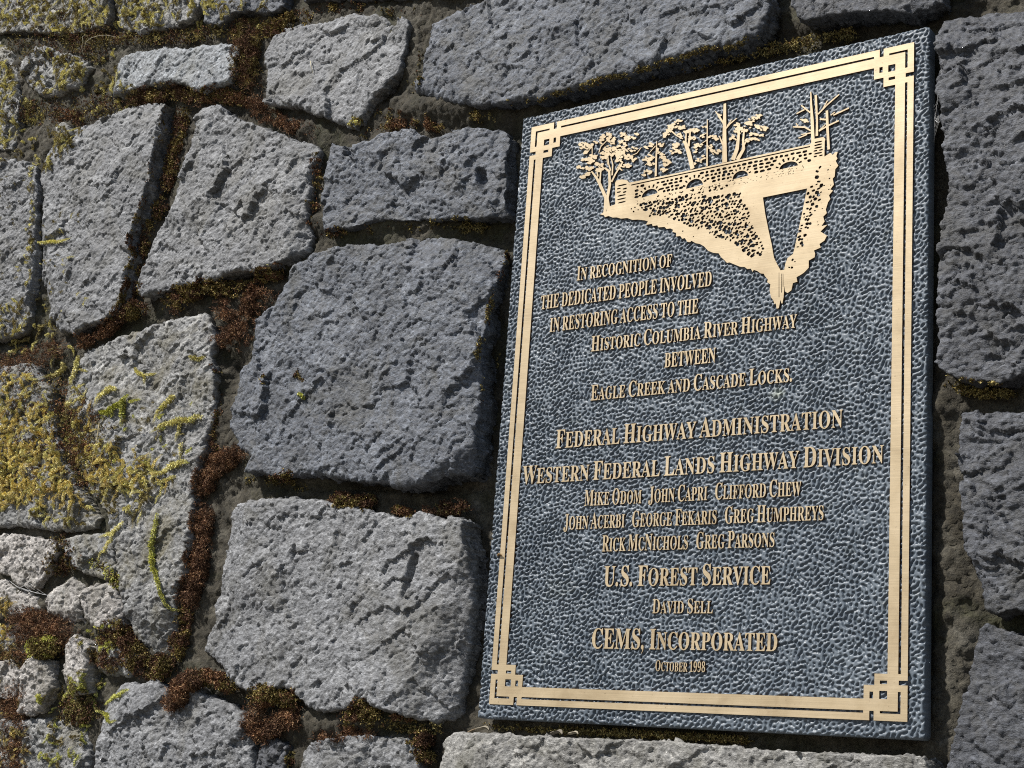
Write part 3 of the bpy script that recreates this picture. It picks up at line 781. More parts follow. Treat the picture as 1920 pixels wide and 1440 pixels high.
LINES = [("In recognition of", -159.1, -34.8, 136.0, 16.6, .86, 2), ("the dedicated people involved", -206.8, 15.4, 107.4, 19.5, .84, 2),
         ("in restoring access to the", -192.0, 0.5, 78.7, 19.5, .84, 2), ("Historic Columbia River Highway", -133.6, 116.5, 49.8, 17.6, .80, 2),
         ("between", -37.7, 24.2, 22.1, 19.0, .84, 0), ("Eagle Creek and Cascade Locks.", -130.0, 113.0, -6.8, 17.6, .80, 1),
         ("Federal Highway Administration", -172.8, 169.0, -58.0, 21.0, .84, 0), ("Western Federal Lands Highway Division", -215.4, 212.0, -96.3, 20.6, .84, 0),
         ("Mike Odom   John Capri   Clifford Chew", -130.0, 126.5, -124.4, 17.2, .82, 1), ("John Acerbi   George Fekaris   Greg Humphreys", -155.0, 151.0, -149.6, 17.2, .82, 1),
         ("Rick McNichols   Greg Parsons", -103.8, 99.0, -174.7, 17.2, .82, 1), ("U.S. Forest Service", -99.0, 96.0, -211.9, 21.3, .85, -4),
         ("David Sell", -37.6, 33.0, -240.3, 14.6, .84, 4), ("CEMS, Incorporated", -109.5, 105.5, -277.1, 20.8, .84, -6), ("October 1998", -30.5, 27.0, -298.8, 10.6, .84, 4)]
for L in LINES: text_line(*L[:5], small=L[5], thin=L[6])

# ---- the picture in relief: a stone viaduct on a hillside with trees
def vA(p): return [un(1070 + a / 8.0, 235 + b / 8.0) for a, b in p]
def vB(p): return [un(1230 + a / 8.348, 185 + b / 8.348) for a, b in p]
def vC(p): return [un(1440 + a / 10.2875, 170 + b / 10.2875) for a, b in p]
def vD(p): return [un(1370 + a / 4.5, 270 + b / 4.5) for a, b in p]
def vE(p): return [un(1120 + a / 5.1417, 260 + b / 5.1417) for a, b in p]
VK = {vA: 8.0, vB: 8.348, vC: 10.2875, vD: 4.5, vE: 5.1417}
MMPX = 0.00064

def limb(v, pts):
    """tapering stroke: (x, y, width) in zoom pixels -> quads and round joints"""
    q = np.array(v([(a, b) for a, b, w in pts])); w = np.array([c for a, b, c in pts]) / VK[v] * MMPX * 0.5
    out = []
    for i in range(len(q) - 1):
        t = q[i + 1] - q[i]; t /= max(1e-9, np.hypot(*t)); n = np.array([-t[1], t[0]])
        out.append([q[i] + n * w[i], q[i] - n * w[i], q[i + 1] - n * w[i + 1], q[i + 1] + n * w[i + 1]])
        if i: out.append([q[i] + w[i] * np.array((math.cos(a), math.sin(a))) for a in np.linspace(0, 6.283, 7)[:-1]])
    return out

def foliage(v, cl, r, n=7, sz=22):
    out = []
    for cx, cy, rx, ry in cl:
        for k in range(max(4, int(n * rx * ry / 1900))):
            a = r.uniform(0, 6.283); q = math.sqrt(r.uniform(0, 1))
            x, y = cx + rx * q * math.cos(a), cy + ry * q * math.sin(a)
            s = sz * r.uniform(0.75, 1.5)
            m_ = r.integers(6, 10)
            an = np.sort(r.uniform(0, 6.283, m_)); 
            ro = r.uniform(-0.6, 0.6)
            p = [(s * 1.35 * math.cos(t) * r.uniform(.6, 1.1), s * .75 * math.sin(t) * r.uniform(.6, 1.1)) for t in np.linspace(0, 6.283, m_, endpoint=False)]
            out.append(v([(x + a_ * math.cos(ro) - b_ * math.sin(ro), y + a_ * math.sin(ro) + b_ * math.cos(ro)) for a_, b_ in p]))
    return out

def tree_relief(v, limbs, cl, seed, n=7, sz=22, label=None):
    r = np.random.default_rng(seed)
    add = []
    for l in limbs: add += limb(v, l)
    add += foliage(v, cl, r, n, sz)
    o = raised('tree_relief', add, [], M_BRONZE_V, height=REL * .95)
    if label: o['label'] = label

tree_relief(vA, [[(530,1330,50),(545,1100,50),(450,880,44),(400,790,34),(330,700,20)], [(590,1310,60),(565,1110,50),(605,900,44),(595,700,36),(530,650,22)],
    [(630,860,30),(690,740,26),(800,560,22)], [(640,760,26),(650,600,18),(620,480,14)], [(620,690,20),(590,600,16),(570,430,14)], [(455,860,30),(470,700,20)], [(425,780,26),(412,690,18)],
    [(570,600,14),(560,480,12)], [(700,680,16),(760,580,12)], [(440,420,14),(470,330,16),(560,240,14)], [(250,440,12),(330,340,10)], [(340,440,14),(340,300,12)], [(900,480,12),(1010,430,12),(1080,340,10)]],
    [(190,310,55,55),(290,310,60,60),(390,270,30,25),(240,420,35,35),(230,520,55,36),(310,480,50,26),(400,490,60,26),(330,560,55,36),(190,640,75,26),(310,660,55,26),(190,780,55,22),(280,760,45,34),(440,600,65,45),(460,670,65,36),(560,180,85,55),(620,220,50,45),(470,250,30,40),(660,270,36,36),(790,160,55,36),(850,200,55,36),(930,210,60,26),(1000,140,30,20),(780,270,45,26),(820,290,36,22),(600,360,95,40),(720,350,75,40),(840,370,55,40),(640,430,130,40),(760,460,75,60),(740,540,46,36),(880,480,55,40),(950,510,46,42),(960,370,55,30),(530,420,55,36),(780,640,40,40),(860,610,42,34),(500,490,55,26)], 11, n=8, sz=20,
    label='spreading leafy tree with a forked trunk, leftmost in the relief picture')
tree_relief(vA, [[(1292,775,32),(1300,500,28),(1308,250,12)], [(1290,320,14),(1200,420,10)], [(1280,490,12),(1130,610,10)]],
    [(1220,300,80,24),(1150,345,36,14),(1370,300,45,34),(1150,520,80,36),(1200,590,75,26),(1160,710,65,40),(1120,760,36,16),(1400,480,50,50),(1450,570,50,55),(1390,660,60,30),(1440,690,50,24),(1220,470,36,36),(1330,400,30,60)], 12, n=8, sz=18, label='small fir between two leafy trees in the relief picture')
tree_relief(vB, [[(590,1110,66),(530,860,62),(480,710,50),(440,680,26)], [(525,760,38),(550,560,26),(555,480,14)], [(480,690,30),(490,560,20),(445,520,14)], [(440,640,14),(340,590,18),(250,510,20)]],
    [(370,380,55,30),(290,430,60,45),(220,490,55,55),(180,570,45,34),(150,600,20,20),(440,460,60,30),(390,590,40,36),(560,520,100,34),(650,500,60,22),(580,630,50,36),(350,740,60,36),(330,810,70,36),(260,850,36,24),(390,850,46,18)], 13, n=8, sz=20, label='leaning leafy tree behind the bridge, third tree from the left')
tree_relief(vB, [[(816,1065,26),(818,700,20),(820,340,12)], [(810,550,12),(690,620,10)], [(825,740,12),(900,850,10)], [(812,660,12),(640,780,10)]],
    [(740,590,50,26),(690,745,70,32),(640,790,42,22),(650,840,36,20),(690,985,52,32),(760,930,44,26),(640,1035,36,14),(780,450,36,12),(900,600,55,40),(950,640,36,26),(880,790,34,50),(930,850,55,34),(1010,830,36,16)], 14, n=8, sz=18, label='thin fir with drooping boughs beside the bare snag')
tree_relief(vB, [[(1092,1010,76),(1088,600,60),(1095,90,40)], [(1075,400,26),(1010,300,26),(948,208,10)], [(1110,480,26),(1180,400,24),(1285,318,10)], [(1065,740,26),(1010,600,14)], [(1130,440,16),(1200,340,10)]], [(1010,280,26,26)], 15, sz=16, label='tall bare snag with broken limbs')
tree_relief(vB, [[(1220,970,70),(1285,800,60),(1305,640,44),(1325,400,20)], [(1290,970,60),(1390,800,46),(1380,660,34),(1400,480,20)], [(1395,740,26),(1450,640,14)], [(1275,660,22),(1200,600,14)]],
    [(1300,440,50,50),(1290,520,36,46),(1390,500,46,55),(1450,400,65,40),(1520,340,50,46),(1620,300,46,34),(1560,460,75,30),(1680,480,80,32),(1740,490,46,24),(1560,570,90,26),(1650,580,55,22),(1500,660,70,30),(1600,640,55,20),(1200,610,46,36)], 16, n=8, sz=20, label='twin stemmed leafy tree right of the bare snag')
tree_relief(vC, [[(888,1000,60),(872,600,56),(852,260,32),(845,40,18)], [(962,890,46),(966,600,34),(940,100,42)], [(1190,1150,44),(1165,700,46),(1155,400,44)], [(835,440,26),(660,300,22)], [(725,380,24),(570,460,22)], [(850,790,24),(730,720,28),(500,715,22)], [(600,700,18),(560,645,14)], [(855,830,22),(660,862,16)], [(775,860,22),(610,930,20)],
    [(985,470,26),(1160,290,26),(1390,90,22)], [(1060,400,20),(1165,210,20)], [(1020,565,30),(1135,575,28)], [(1000,795,26),(1180,690,30),(1385,595,24)], [(1230,490,22),(1310,430,16)], [(1280,490,24),(1580,350,26)], [(1010,780,18),(1125,670,16)]],
    [(740,590,80,30)], 17, n=6, sz=24, label='cluster of bare dead trunks at the right end of the bridge')

def bridge():
    r = np.random.default_rng(21)
    body = vE([(185,640),(183,435),(195,412),(250,400),(300,410),(318,432)]) + [un(1270, 326.5), un(1440, 289.5)] + \
        vC([(840,1050),(868,985),(925,945),(1090,912),(1128,950),(1115,1000),(1108,1290)]) + \
        vD([(850,82),(870,100),(890,78),(912,74),(900,110),(910,130),(895,150),(917,190),(892,220),(887,280),(870,300),(880,350),(850,390),(872,400),(838,440),(850,470),(830,500),(812,560),(820,590),(790,620),(802,660),(775,700),(825,688),(768,745),(822,780),(800,822),(758,850),(770,880),(712,905),(722,930),(718,962),(668,990),(668,1050),(630,1090),(598,1112),(565,1130),(572,1168),(535,1180),(522,1240),(490,1264),(468,1250),(464,1200),(456,1300),(446,1352),(438,1350),(430,1320),(416,1390),(398,1396),(390,1350),(380,1358),(370,1325),(350,1300),(338,1240),(345,1190),(318,1172),(324,1150),(298,1120),(290,1100),(262,1098),(235,1078),(205,1068),(195,1085),(180,1058),(150,1062),(130,1045),(90,1042)]) + \
        vE([(1285,1200),(1262,1205),(1230,1172),(1205,1150),(1180,1112),(1130,1108),(1080,1088),(1040,1045),(1000,1022),(960,1015),(920,992),(905,1005),(880,1002),(855,965),(830,972),(812,945),(770,950),(772,915),(735,905),(742,885),(715,872),(680,878),(660,858),(600,862),(590,842),(545,850),(540,828),(480,838),(500,805),(470,795),(400,787),(350,790),(300,772),(240,778),(200,766),(160,768),(120,752),(85,764),(75,745),(40,738),(70,718),(105,708),(130,660)])
    sub = []
    sub.append(vD([(282,458),(655,382),(640,450),(610,600),(580,740),(550,880),(535,935),(490,968),(470,1020),(462,1068),(430,1072),(402,1020),(375,965),(355,850),(330,740),(302,600)]))
    # groove below the coping
    g0, g1 = un(1186, 348.5), un(1521, 276.5)
    gd = np.array(g1) - np.array(g0); gd /= np.hypot(*gd); gn = np.array([-gd[1], gd[0]])
    if gn[1] < 0: gn = -gn
    gl = math.hypot(g1[0] - g0[0], g1[1] - g0[1])
    sub.append([np.array(g0) - gn * .0007, np.array(g1) - gn * .0007, np.array(g1) + gn * .0007, np.array(g0) + gn * .0007])
    def loc(s, h): return np.array(g0) + gd * s - gn * h       # along the parapet, down from the groove
    # four arches
    arches = []
    for a, b, c in ((vE([(440,578)])[0], vE([(592,532)])[0], vE([(525,492)])[0]), (vE([(868,492)])[0], vE([(1030,452)])[0], vE([(958,395)])[0]),
                    (vE([(1315,402)])[0], vE([(1465,364)])[0], vE([(1390,318)])[0]), (vD([(420,224)])[0], vD([(577,188)])[0], vD([(500,157)])[0])):
        a, b, c = map(np.array, (a, b, c))
        mid = (a + b) / 2; ax = (b - a) / 2; up = np.array([-ax[1], ax[0]]); up /= np.hypot(*up)
        if up[1] < 0: up = -up
        hgt = (c - mid) @ up
        sub.append([mid + ax * math.cos(t) + up * hgt * math.sin(t) for t in np.linspace(0, math.pi, 13)])
        arches.append((mid, ax, up, hgt))
        for k in range(7):                                     # voussoirs
            t = math.pi * (0.10 + 0.133 * k)
            q = lambda s, tt: mid + ax * s * math.cos(tt) + up * (hgt + (s - 1) * np.hypot(*ax)) * math.sin(tt)
            w = .072 * r.uniform(.8, 1.2)
            i0, o0 = 1.14, 1.14 + .34 * r.uniform(.85, 1.1)
            sub.append([q(i0, t - w), q(i0, t + w), q(o0, t + w * 1.15), q(o0, t - w * 1.15)])
    def stone_hole(c, w, h, ang, n=7):
        t0 = r.uniform(0, 6.28)
        p = []
        for k in range(n):
            t = t0 + 6.283 * k / n
            ex = 0.72
            a = math.copysign(abs(math.cos(t)) ** ex, math.cos(t)) * w * .5 * r.uniform(.8, 1.1)
            b = math.copysign(abs(math.sin(t)) ** ex, math.sin(t)) * h * .5 * r.uniform(.75, 1.1)
            p.append((c[0] + a * math.cos(ang) - b * math.sin(ang), c[1] + a * math.sin(ang) + b * math.cos(ang)))
        return p
    ang = math.atan2(gd[1], gd[0])
    for row, h in enumerate((.0040, .0080, .0120, .0160)):
        s = .004 + r.uniform(0, .003)
        while s < gl - .002:
            w = r.uniform(.0034, .0068)
            c = loc(s + w / 2, h + r.uniform(-.0004, .0004))
            near = False
            for mid, ax, up, hgt in arches:
                q = c - mid; L = np.hypot(*ax)
                u = (q @ ax) / L / (L * 1.6); v_ = (q @ up) / (hgt + .62 * L)
                if u * u + v_ * v_ < 1 and v_ > -.25: near = True
            if not near: sub.append(stone_hole(c, w, r.uniform(.0027, .0037), ang))
            s += w + r.uniform(.0010, .0017)
    for base, rows in ((vE([(195,640),(295,640),(310,440),(190,440)]), 6), (vC([(880,1330),(1095,1290),(1095,960),(885,1000)]), 6)):
        base = [np.array(p) for p in base]
        for k in range(rows):
            t = (k + .6) / (rows + .1)
            l_, r_ = base[0] + (base[3] - base[0]) * t, base[1] + (base[2] - base[1]) * t
            if k == rows - 1 or r.uniform() < .4: sub.append(stone_hole((l_ + r_) / 2, np.hypot(*(r_ - l_)) * .8, .0020, ang))
            else:
                sub.append(stone_hole(l_ + (r_ - l_) * .25, np.hypot(*(r_ - l_)) * .38, .0020, ang))
                sub.append(stone_hole(l_ + (r_ - l_) * .75, np.hypot(*(r_ - l_)) * .36, .0020, ang))
    def rubble(poly, pitch, size, seed, dens=1.0):
        rr = np.random.default_rng(seed)
        P = np.array(poly)
        x0, z0 = P.min(0); x1, z1 = P.max(0)
        k = 0
        z = z0
        while z < z1:
            x = x0 + (pitch * .5 if k % 2 else 0)
            while x < x1:
                c = (x + rr.uniform(-.3, .3) * pitch, z + rr.uniform(-.3, .3) * pitch)
                if inside(c, [tuple(q) for q in P]) and rr.uniform() < dens:
                    w = size * rr.uniform(.55, 1.15)
                    sub.append(stone_hole(c, w, w * rr.uniform(.5, .95), rr.uniform(-.4, 1.1), 6))
                x += pitch
            z += pitch * .86; k += 1
    rubble(vE([(425,625),(640,590),(850,560),(1100,560),(1380,525),(1460,690),(1540,920),(1625,1060),(1590,1165),(1500,1140),(1300,1010),(1150,960),(1000,870),(880,850),(760,780),(560,745),(425,690)]), .0045, .0050, 31)
    rubble(vD([(725,190),(770,190),(765,320),(790,420),(740,520),(690,660),(640,780),(640,850),(560,910),(570,790),(630,580),(655,430),(690,370),(720,300)]), .0047, .0046, 32, .9)
    rubble(vE([(330,655),(440,620),(425,690),(560,748),(500,760),(400,735),(330,700)]), .0052, .0030, 34, .5)
    rubble(vE([(560,560),(870,500),(1090,455),(1320,405),(1330,440),(1100,545),(850,556),(640,588)]), .0046, .0036, 35, .8)
    rubble(vE([(600,790),(760,800),(900,880),(1100,1010),(1280,1080),(1250,1110),(1080,1050),(960,975),(800,900)]), .0066, .0022, 36, .5)
    rubble(vD([(780,180),(880,120),(880,260),(850,380),(800,520),(760,660),(760,780),(680,880),(640,980),(600,1060),(620,930),(700,800),(740,600),(790,420)]), .0064, .0022, 37, .55)
    rubble(vD([(500,950),(560,945),(555,1060),(520,1080),(480,1050)]), .005, .0032, 33, .7)
    # hatch marks of the girder face and hillside
    for k in range(110):
        c = np.array(vE([(r.uniform(640, 1850), 0)])[0]); u = r.uniform(.03, .98)
        c = loc(gl * u, .0195 + r.uniform(0, .0075))
        sub.append(stone_hole(c, r.uniform(.0012, .0030), .0007, ang + r.choice([0, 0, 1.3]), 5))
    for a, b, c_ in ((440,1100,1260),(418,1090,1300),(452,1100,1210)):
        sub.append(vD([(a - 2, b), (a + 2, b), (a + 3, c_), (a - 3, c_)]))
    o = raised('bridge_relief', [body], sub, M_BRONZE)
    o['label'] = 'stone viaduct on a hillside with four small arches, in raised bronze'
bridge()
# ------------------------------------------------------------------ moss and other growth on the wall
PAL = {
 'brown': [(.048,.024,.015), (.080,.042,.026), (.12,.068,.040), (.18,.11,.066), (.030,.016,.011)],
 'rust':  [(.085,.042,.024), (.13,.066,.034), (.18,.10,.052), (.055,.028,.018), (.26,.165,.09)],
 'olive': [(.085,.068,.020), (.14,.112,.036), (.21,.165,.060), (.30,.24,.10), (.050,.036,.016), (.08,.045,.022)],
 'gold':  [(.52,.42,.13), (.62,.53,.21), (.42,.32,.10), (.63,.56,.29), (.20,.13,.055), (.40,.32,.11)],
 'yellow':[(.50,.46,.17), (.60,.55,.24), (.38,.34,.11), (.60,.56,.30), (.19,.15,.055)],
 'lime':  [(.36,.37,.085), (.46,.45,.13), (.28,.29,.06), (.54,.52,.20), (.20,.20,.05)],
 'dim':   [(.10,.085,.035), (.16,.13,.05), (.23,.19,.075), (.06,.045,.02), (.30,.25,.11)],
}

class Leaves:
    """collects small folded leaf blades as quads with a colour each"""
    def __init__(s): s.V, s.F, s.C, s.n = [], [], [], 0
    def add(s, p, d, side, L, w, col, lift=None):
        """arrays: base point p, unit direction d, unit side vector, length, width, colour"""
        n = len(p)
        if n == 0: return
        L = L[:, None]; w = w[:, None]
        nrm = np.cross(d, side)
        mid = p + d * L * 0.45 + nrm * L * 0.12
        q = np.stack([p, mid - side * w * .5, p + d * L, mid + side * w * .5], 1)
        s.V.append(q.reshape(-1, 3))
        s.F.append((np.arange(n)[:, None] * 4 + np.arange(4)[None]) + s.n)
        s.C.append(np.repeat(col, 4, 0)); s.n += 4 * n
    def build(s, name, parent=None):
        V = np.concatenate(s.V); V = V + (0, 0, ZC)
        return link_mesh(name, V, np.concatenate(s.F), M_MOSS, parent, smooth=False, colors=np.clip(np.concatenate(s.C), 0.003, .9))

def pick(r, pal, n, jit=.22):
    P_ = np.array(PAL[pal])
    return np.minimum(P_[r.integers(0, len(P_), n)] * 1.35, .85) * np.exp(r.normal(0, jit, (n, 1)))

def unit(v): return v / np.maximum(1e-9, np.linalg.norm(v, axis=-1, keepdims=True))

def stroke_points(r, line, hw, n):
    """random points in a fat polyline (pixels); returns px, py and 0..1 distance from its middle"""
    q = np.array(line, float)
    if len(q) == 1: q = np.concatenate([q, q + (0.01, 0)])
    seg = np.hypot(*(q[1:] - q[:-1]).T) + hw * .3
    k = r.choice(len(seg), n, p=seg / seg.sum())
    t = r.uniform(0, 1, n)
    c = q[k] + (q[k + 1] - q[k]) * t[:, None]
    a = r.uniform(0, 6.283, n); rr = np.sqrt(r.uniform(0, 1, n))
    return c[:, 0] + hw * rr * np.cos(a), c[:, 1] + hw * rr * np.sin(a), rr

def px_to_wall(px, py, lvl=None):
    """where the line of sight through a pixel meets the built wall"""
    px = np.asarray(px, float); py = np.asarray(py, float)
    dx, dy = (px - 960.0) / F_PX, (py - 720.0) / F_PX
    d = dx[:, None] * CR[0] + dy[:, None] * CR[1] + CR[2]
    lim = 0.047 if lvl is None else np.minimum(lvl, 0.047)
    done = np.zeros(len(px), bool); X = np.zeros(len(px)); Z = np.zeros(len(px))
    for yl in np.arange(-0.045, 0.050, 0.0015):
        t = (yl - CC[1]) / d[:, 1]
        x, z = CC[0] + t * d[:, 0], CC[2] + t * d[:, 2]
        hit = ~done & ((surf(x, z) <= yl) | (yl > lim))
        X[hit], Z[hit] = x[hit], z[hit]; done |= hit
    return X, Z

def joint_moss(L, r, line, hw, pal, n, kind='tuft', lvl=.014, mound=.006, pal2=None, mix=.35):
    px, py, rr = stroke_points(r, line, hw * 1.2, n)
    x0_, z0_ = px_to_wall(px, py)
    # ragged outline and clumps
    cl = pnoise(T_MID, x0_, z0_, (210, 40)) + 0.8 * pnoise(T_BIG, x0_, z0_, (700, 40))
    keep = rr < np.clip((.86 if mound >= .010 else .68) + (.26 if mound >= .010 else .38) * cl, .05, 1.3)
    px, py, rr, cl = px[keep], py[keep], rr[keep], cl[keep]
    lv = (lvl if lvl > .0175 else min(lvl, .007)) - 1.15 * mound * np.clip(1 - rr ** 2, 0, 1) * np.clip(0.75 + 0.3 * cl, .2, 1.4)
    x, z = px_to_wall(px, py, lv)
    n = len(x)
    s0 = surf(x, z)
    top = np.minimum(s0, lv) - .0008
    y = top + r.uniform(0, 1, n) ** 1.5 * .010
    p = np.stack([x, y, z], 1)
    use2 = (pnoise(T_MID, x, z, (90, 410)) + 0.6 * r.normal(size=n) > .55 - mix) if pal2 else np.zeros(n, bool)
    depth = np.clip((y - top) / .006, 0, 1)
    tone = np.exp(0.22 * pnoise(T_MID, x, z, (500, 500)))[:, None]
    k = 6 if kind == 'tuft' else 5
    for j in range(k):
        col = pick(r, pal, n)
        if pal2: col[use2] = pick(r, pal2, n)[use2]
        col = col * tone
        if kind == 'tuft':
            d = unit(r.normal(size=(n, 3)) * (1, .6, 1) + (0, -.75, .25))
            L_ = r.uniform(.0014, .0032, n); w = L_ * r.uniform(.40, .65, n)
        else:
            d = unit(r.normal(size=(n, 3)) + (0, -.5, -.1))
            L_ = r.uniform(.0025, .0060, n); w = r.uniform(.0005, .0010, n)
        sd = unit(np.cross(d, r.normal(size=(n, 3))))
        L.add(p, d, sd, L_, w, col)

def worm(L, r, P, rad, pal, jit=.2, shade=None, leaf=1.0):
    """one leafy moss shoot along the 3-D points P"""
    P = np.asarray(P)
    seg = np.hypot(np.hypot(*(P[1:, :2] - P[:-1, :2]).T), P[1:, 2] - P[:-1, 2])
    tot = seg.sum(); m_ = max(3, int(tot / .00085))
    s_ = np.linspace(0, tot, m_); cs = np.concatenate([[0], np.cumsum(seg)])
    C = np.stack([np.interp(s_, cs, P[:, i]) for i in range(3)], 1)
    T = unit(np.gradient(C, axis=0))
    A = unit(np.cross(T, np.array([0, 1, 0.01]))); B_ = np.cross(T, A)
    base = pick(r, pal, 1, .1)
    for k in range(6):
        an = k * 1.047 + np.arange(m_) * 0.9 + r.uniform(0, .5, m_)
        rd = A * np.cos(an)[:, None] + B_ * np.sin(an)[:, None]
        d = unit(rd * 1.0 + T * .5 + r.normal(size=(m_, 3)) * .22)
        sd = unit(np.cross(d, rd + r.normal(size=(m_, 3)) * .3))
        tt = np.arange(m_) / m_
        tap = np.clip(np.minimum(.55 + 2.2 * tt, 1.12 - tt ** 2.2), .15, 1) * (1 + .25 * np.sin(tt * tot * 900 + k))
        col = (0.6 * pick(r, pal, m_, jit) + 0.4 * base)
        L.add(C + rd * rad * .25, d, sd, rad * tap * r.uniform(.7, 1.45, m_) * leaf, rad * tap * r.uniform(.45, .8, m_), col)

def mat_worms(L, r, region, n, pal, pal2=None, mix=.3, length=(.010, .032), rad=(.0013, .0023), lift=.007):
    """short curled shoots strewn over a region (polygon in pixels)"""
    R_ = np.array(region, float)
    got = 0
    while got < n:
        a, b = r.uniform(R_[:, 0].min(), R_[:, 0].max()), r.uniform(R_[:, 1].min(), R_[:, 1].max())
        if not inside((a, b), region): continue
        x, z = px_to_wall([a], [b]); x, z = float(x[0]), float(z[0])
        den = float(pnoise(T_BIG, np.array([x]), np.array([z]), (33, 44))[0]) * .7 + float(pnoise(T_MID, np.array([x]), np.array([z]), (330, 44))[0]) * .7
        if den < r.uniform(-1.3, .6): 
            got += .35; continue
        ln = r.uniform(*length); st_ = .0011
        an = r.uniform(0, 6.283); cv = r.normal(0, 70) ; pts = []
        li = r.uniform(0, lift)
        for k in range(int(ln / st_)):
            x += st_ * math.cos(an); z += st_ * math.sin(an); an += cv * st_ + r.normal(0, .16)
            pts.append((x, float(min(surf(x, z), .018)) - .0008 - li * math.sin(math.pi * (k + 1) * st_ / ln), z))
        if len(pts) < 4: continue
        P = np.array(pts)
        if np.ptp(P[:, 1]) > .009 + li: got += .1; continue
        P[:, 1] = np.minimum(P[:, 1], np.convolve(np.pad(P[:, 1], 3, mode='edge'), np.ones(7) / 7, 'valid'))
        worm(L, r, P, r.uniform(*rad), pal2 if pal2 and r.uniform() < mix else pal)
        got += 1

def strand(L, r, line, rad_px, pal):
    q = np.array(line, float)
    t = np.linspace(0, len(q) - 1, 8 * len(q))
    k = np.arange(len(q))
    px, py = np.interp(t, k, q[:, 0]), np.interp(t, k, q[:, 1])
    for _ in range(3):
        px[1:-1] = (px[:-2] + 2 * px[1:-1] + px[2:]) / 4; py[1:-1] = (py[:-2] + 2 * py[1:-1] + py[2:]) / 4
    px += r.normal(0, .5, len(px)); py += r.normal(0, .5, len(py))
    x, z = px_to_wall(px, py, -.004)
    y = np.minimum(surf(x, z), .015)
    y = np.convolve(np.pad(np.minimum(y, np.roll(y, 1)), 4, mode='edge'), np.ones(9) / 9, 'valid') - rad_px * .0008
    worm(L, r, np.stack([x, y, z], 1), rad_px * .00080, pal, leaf=1.15)

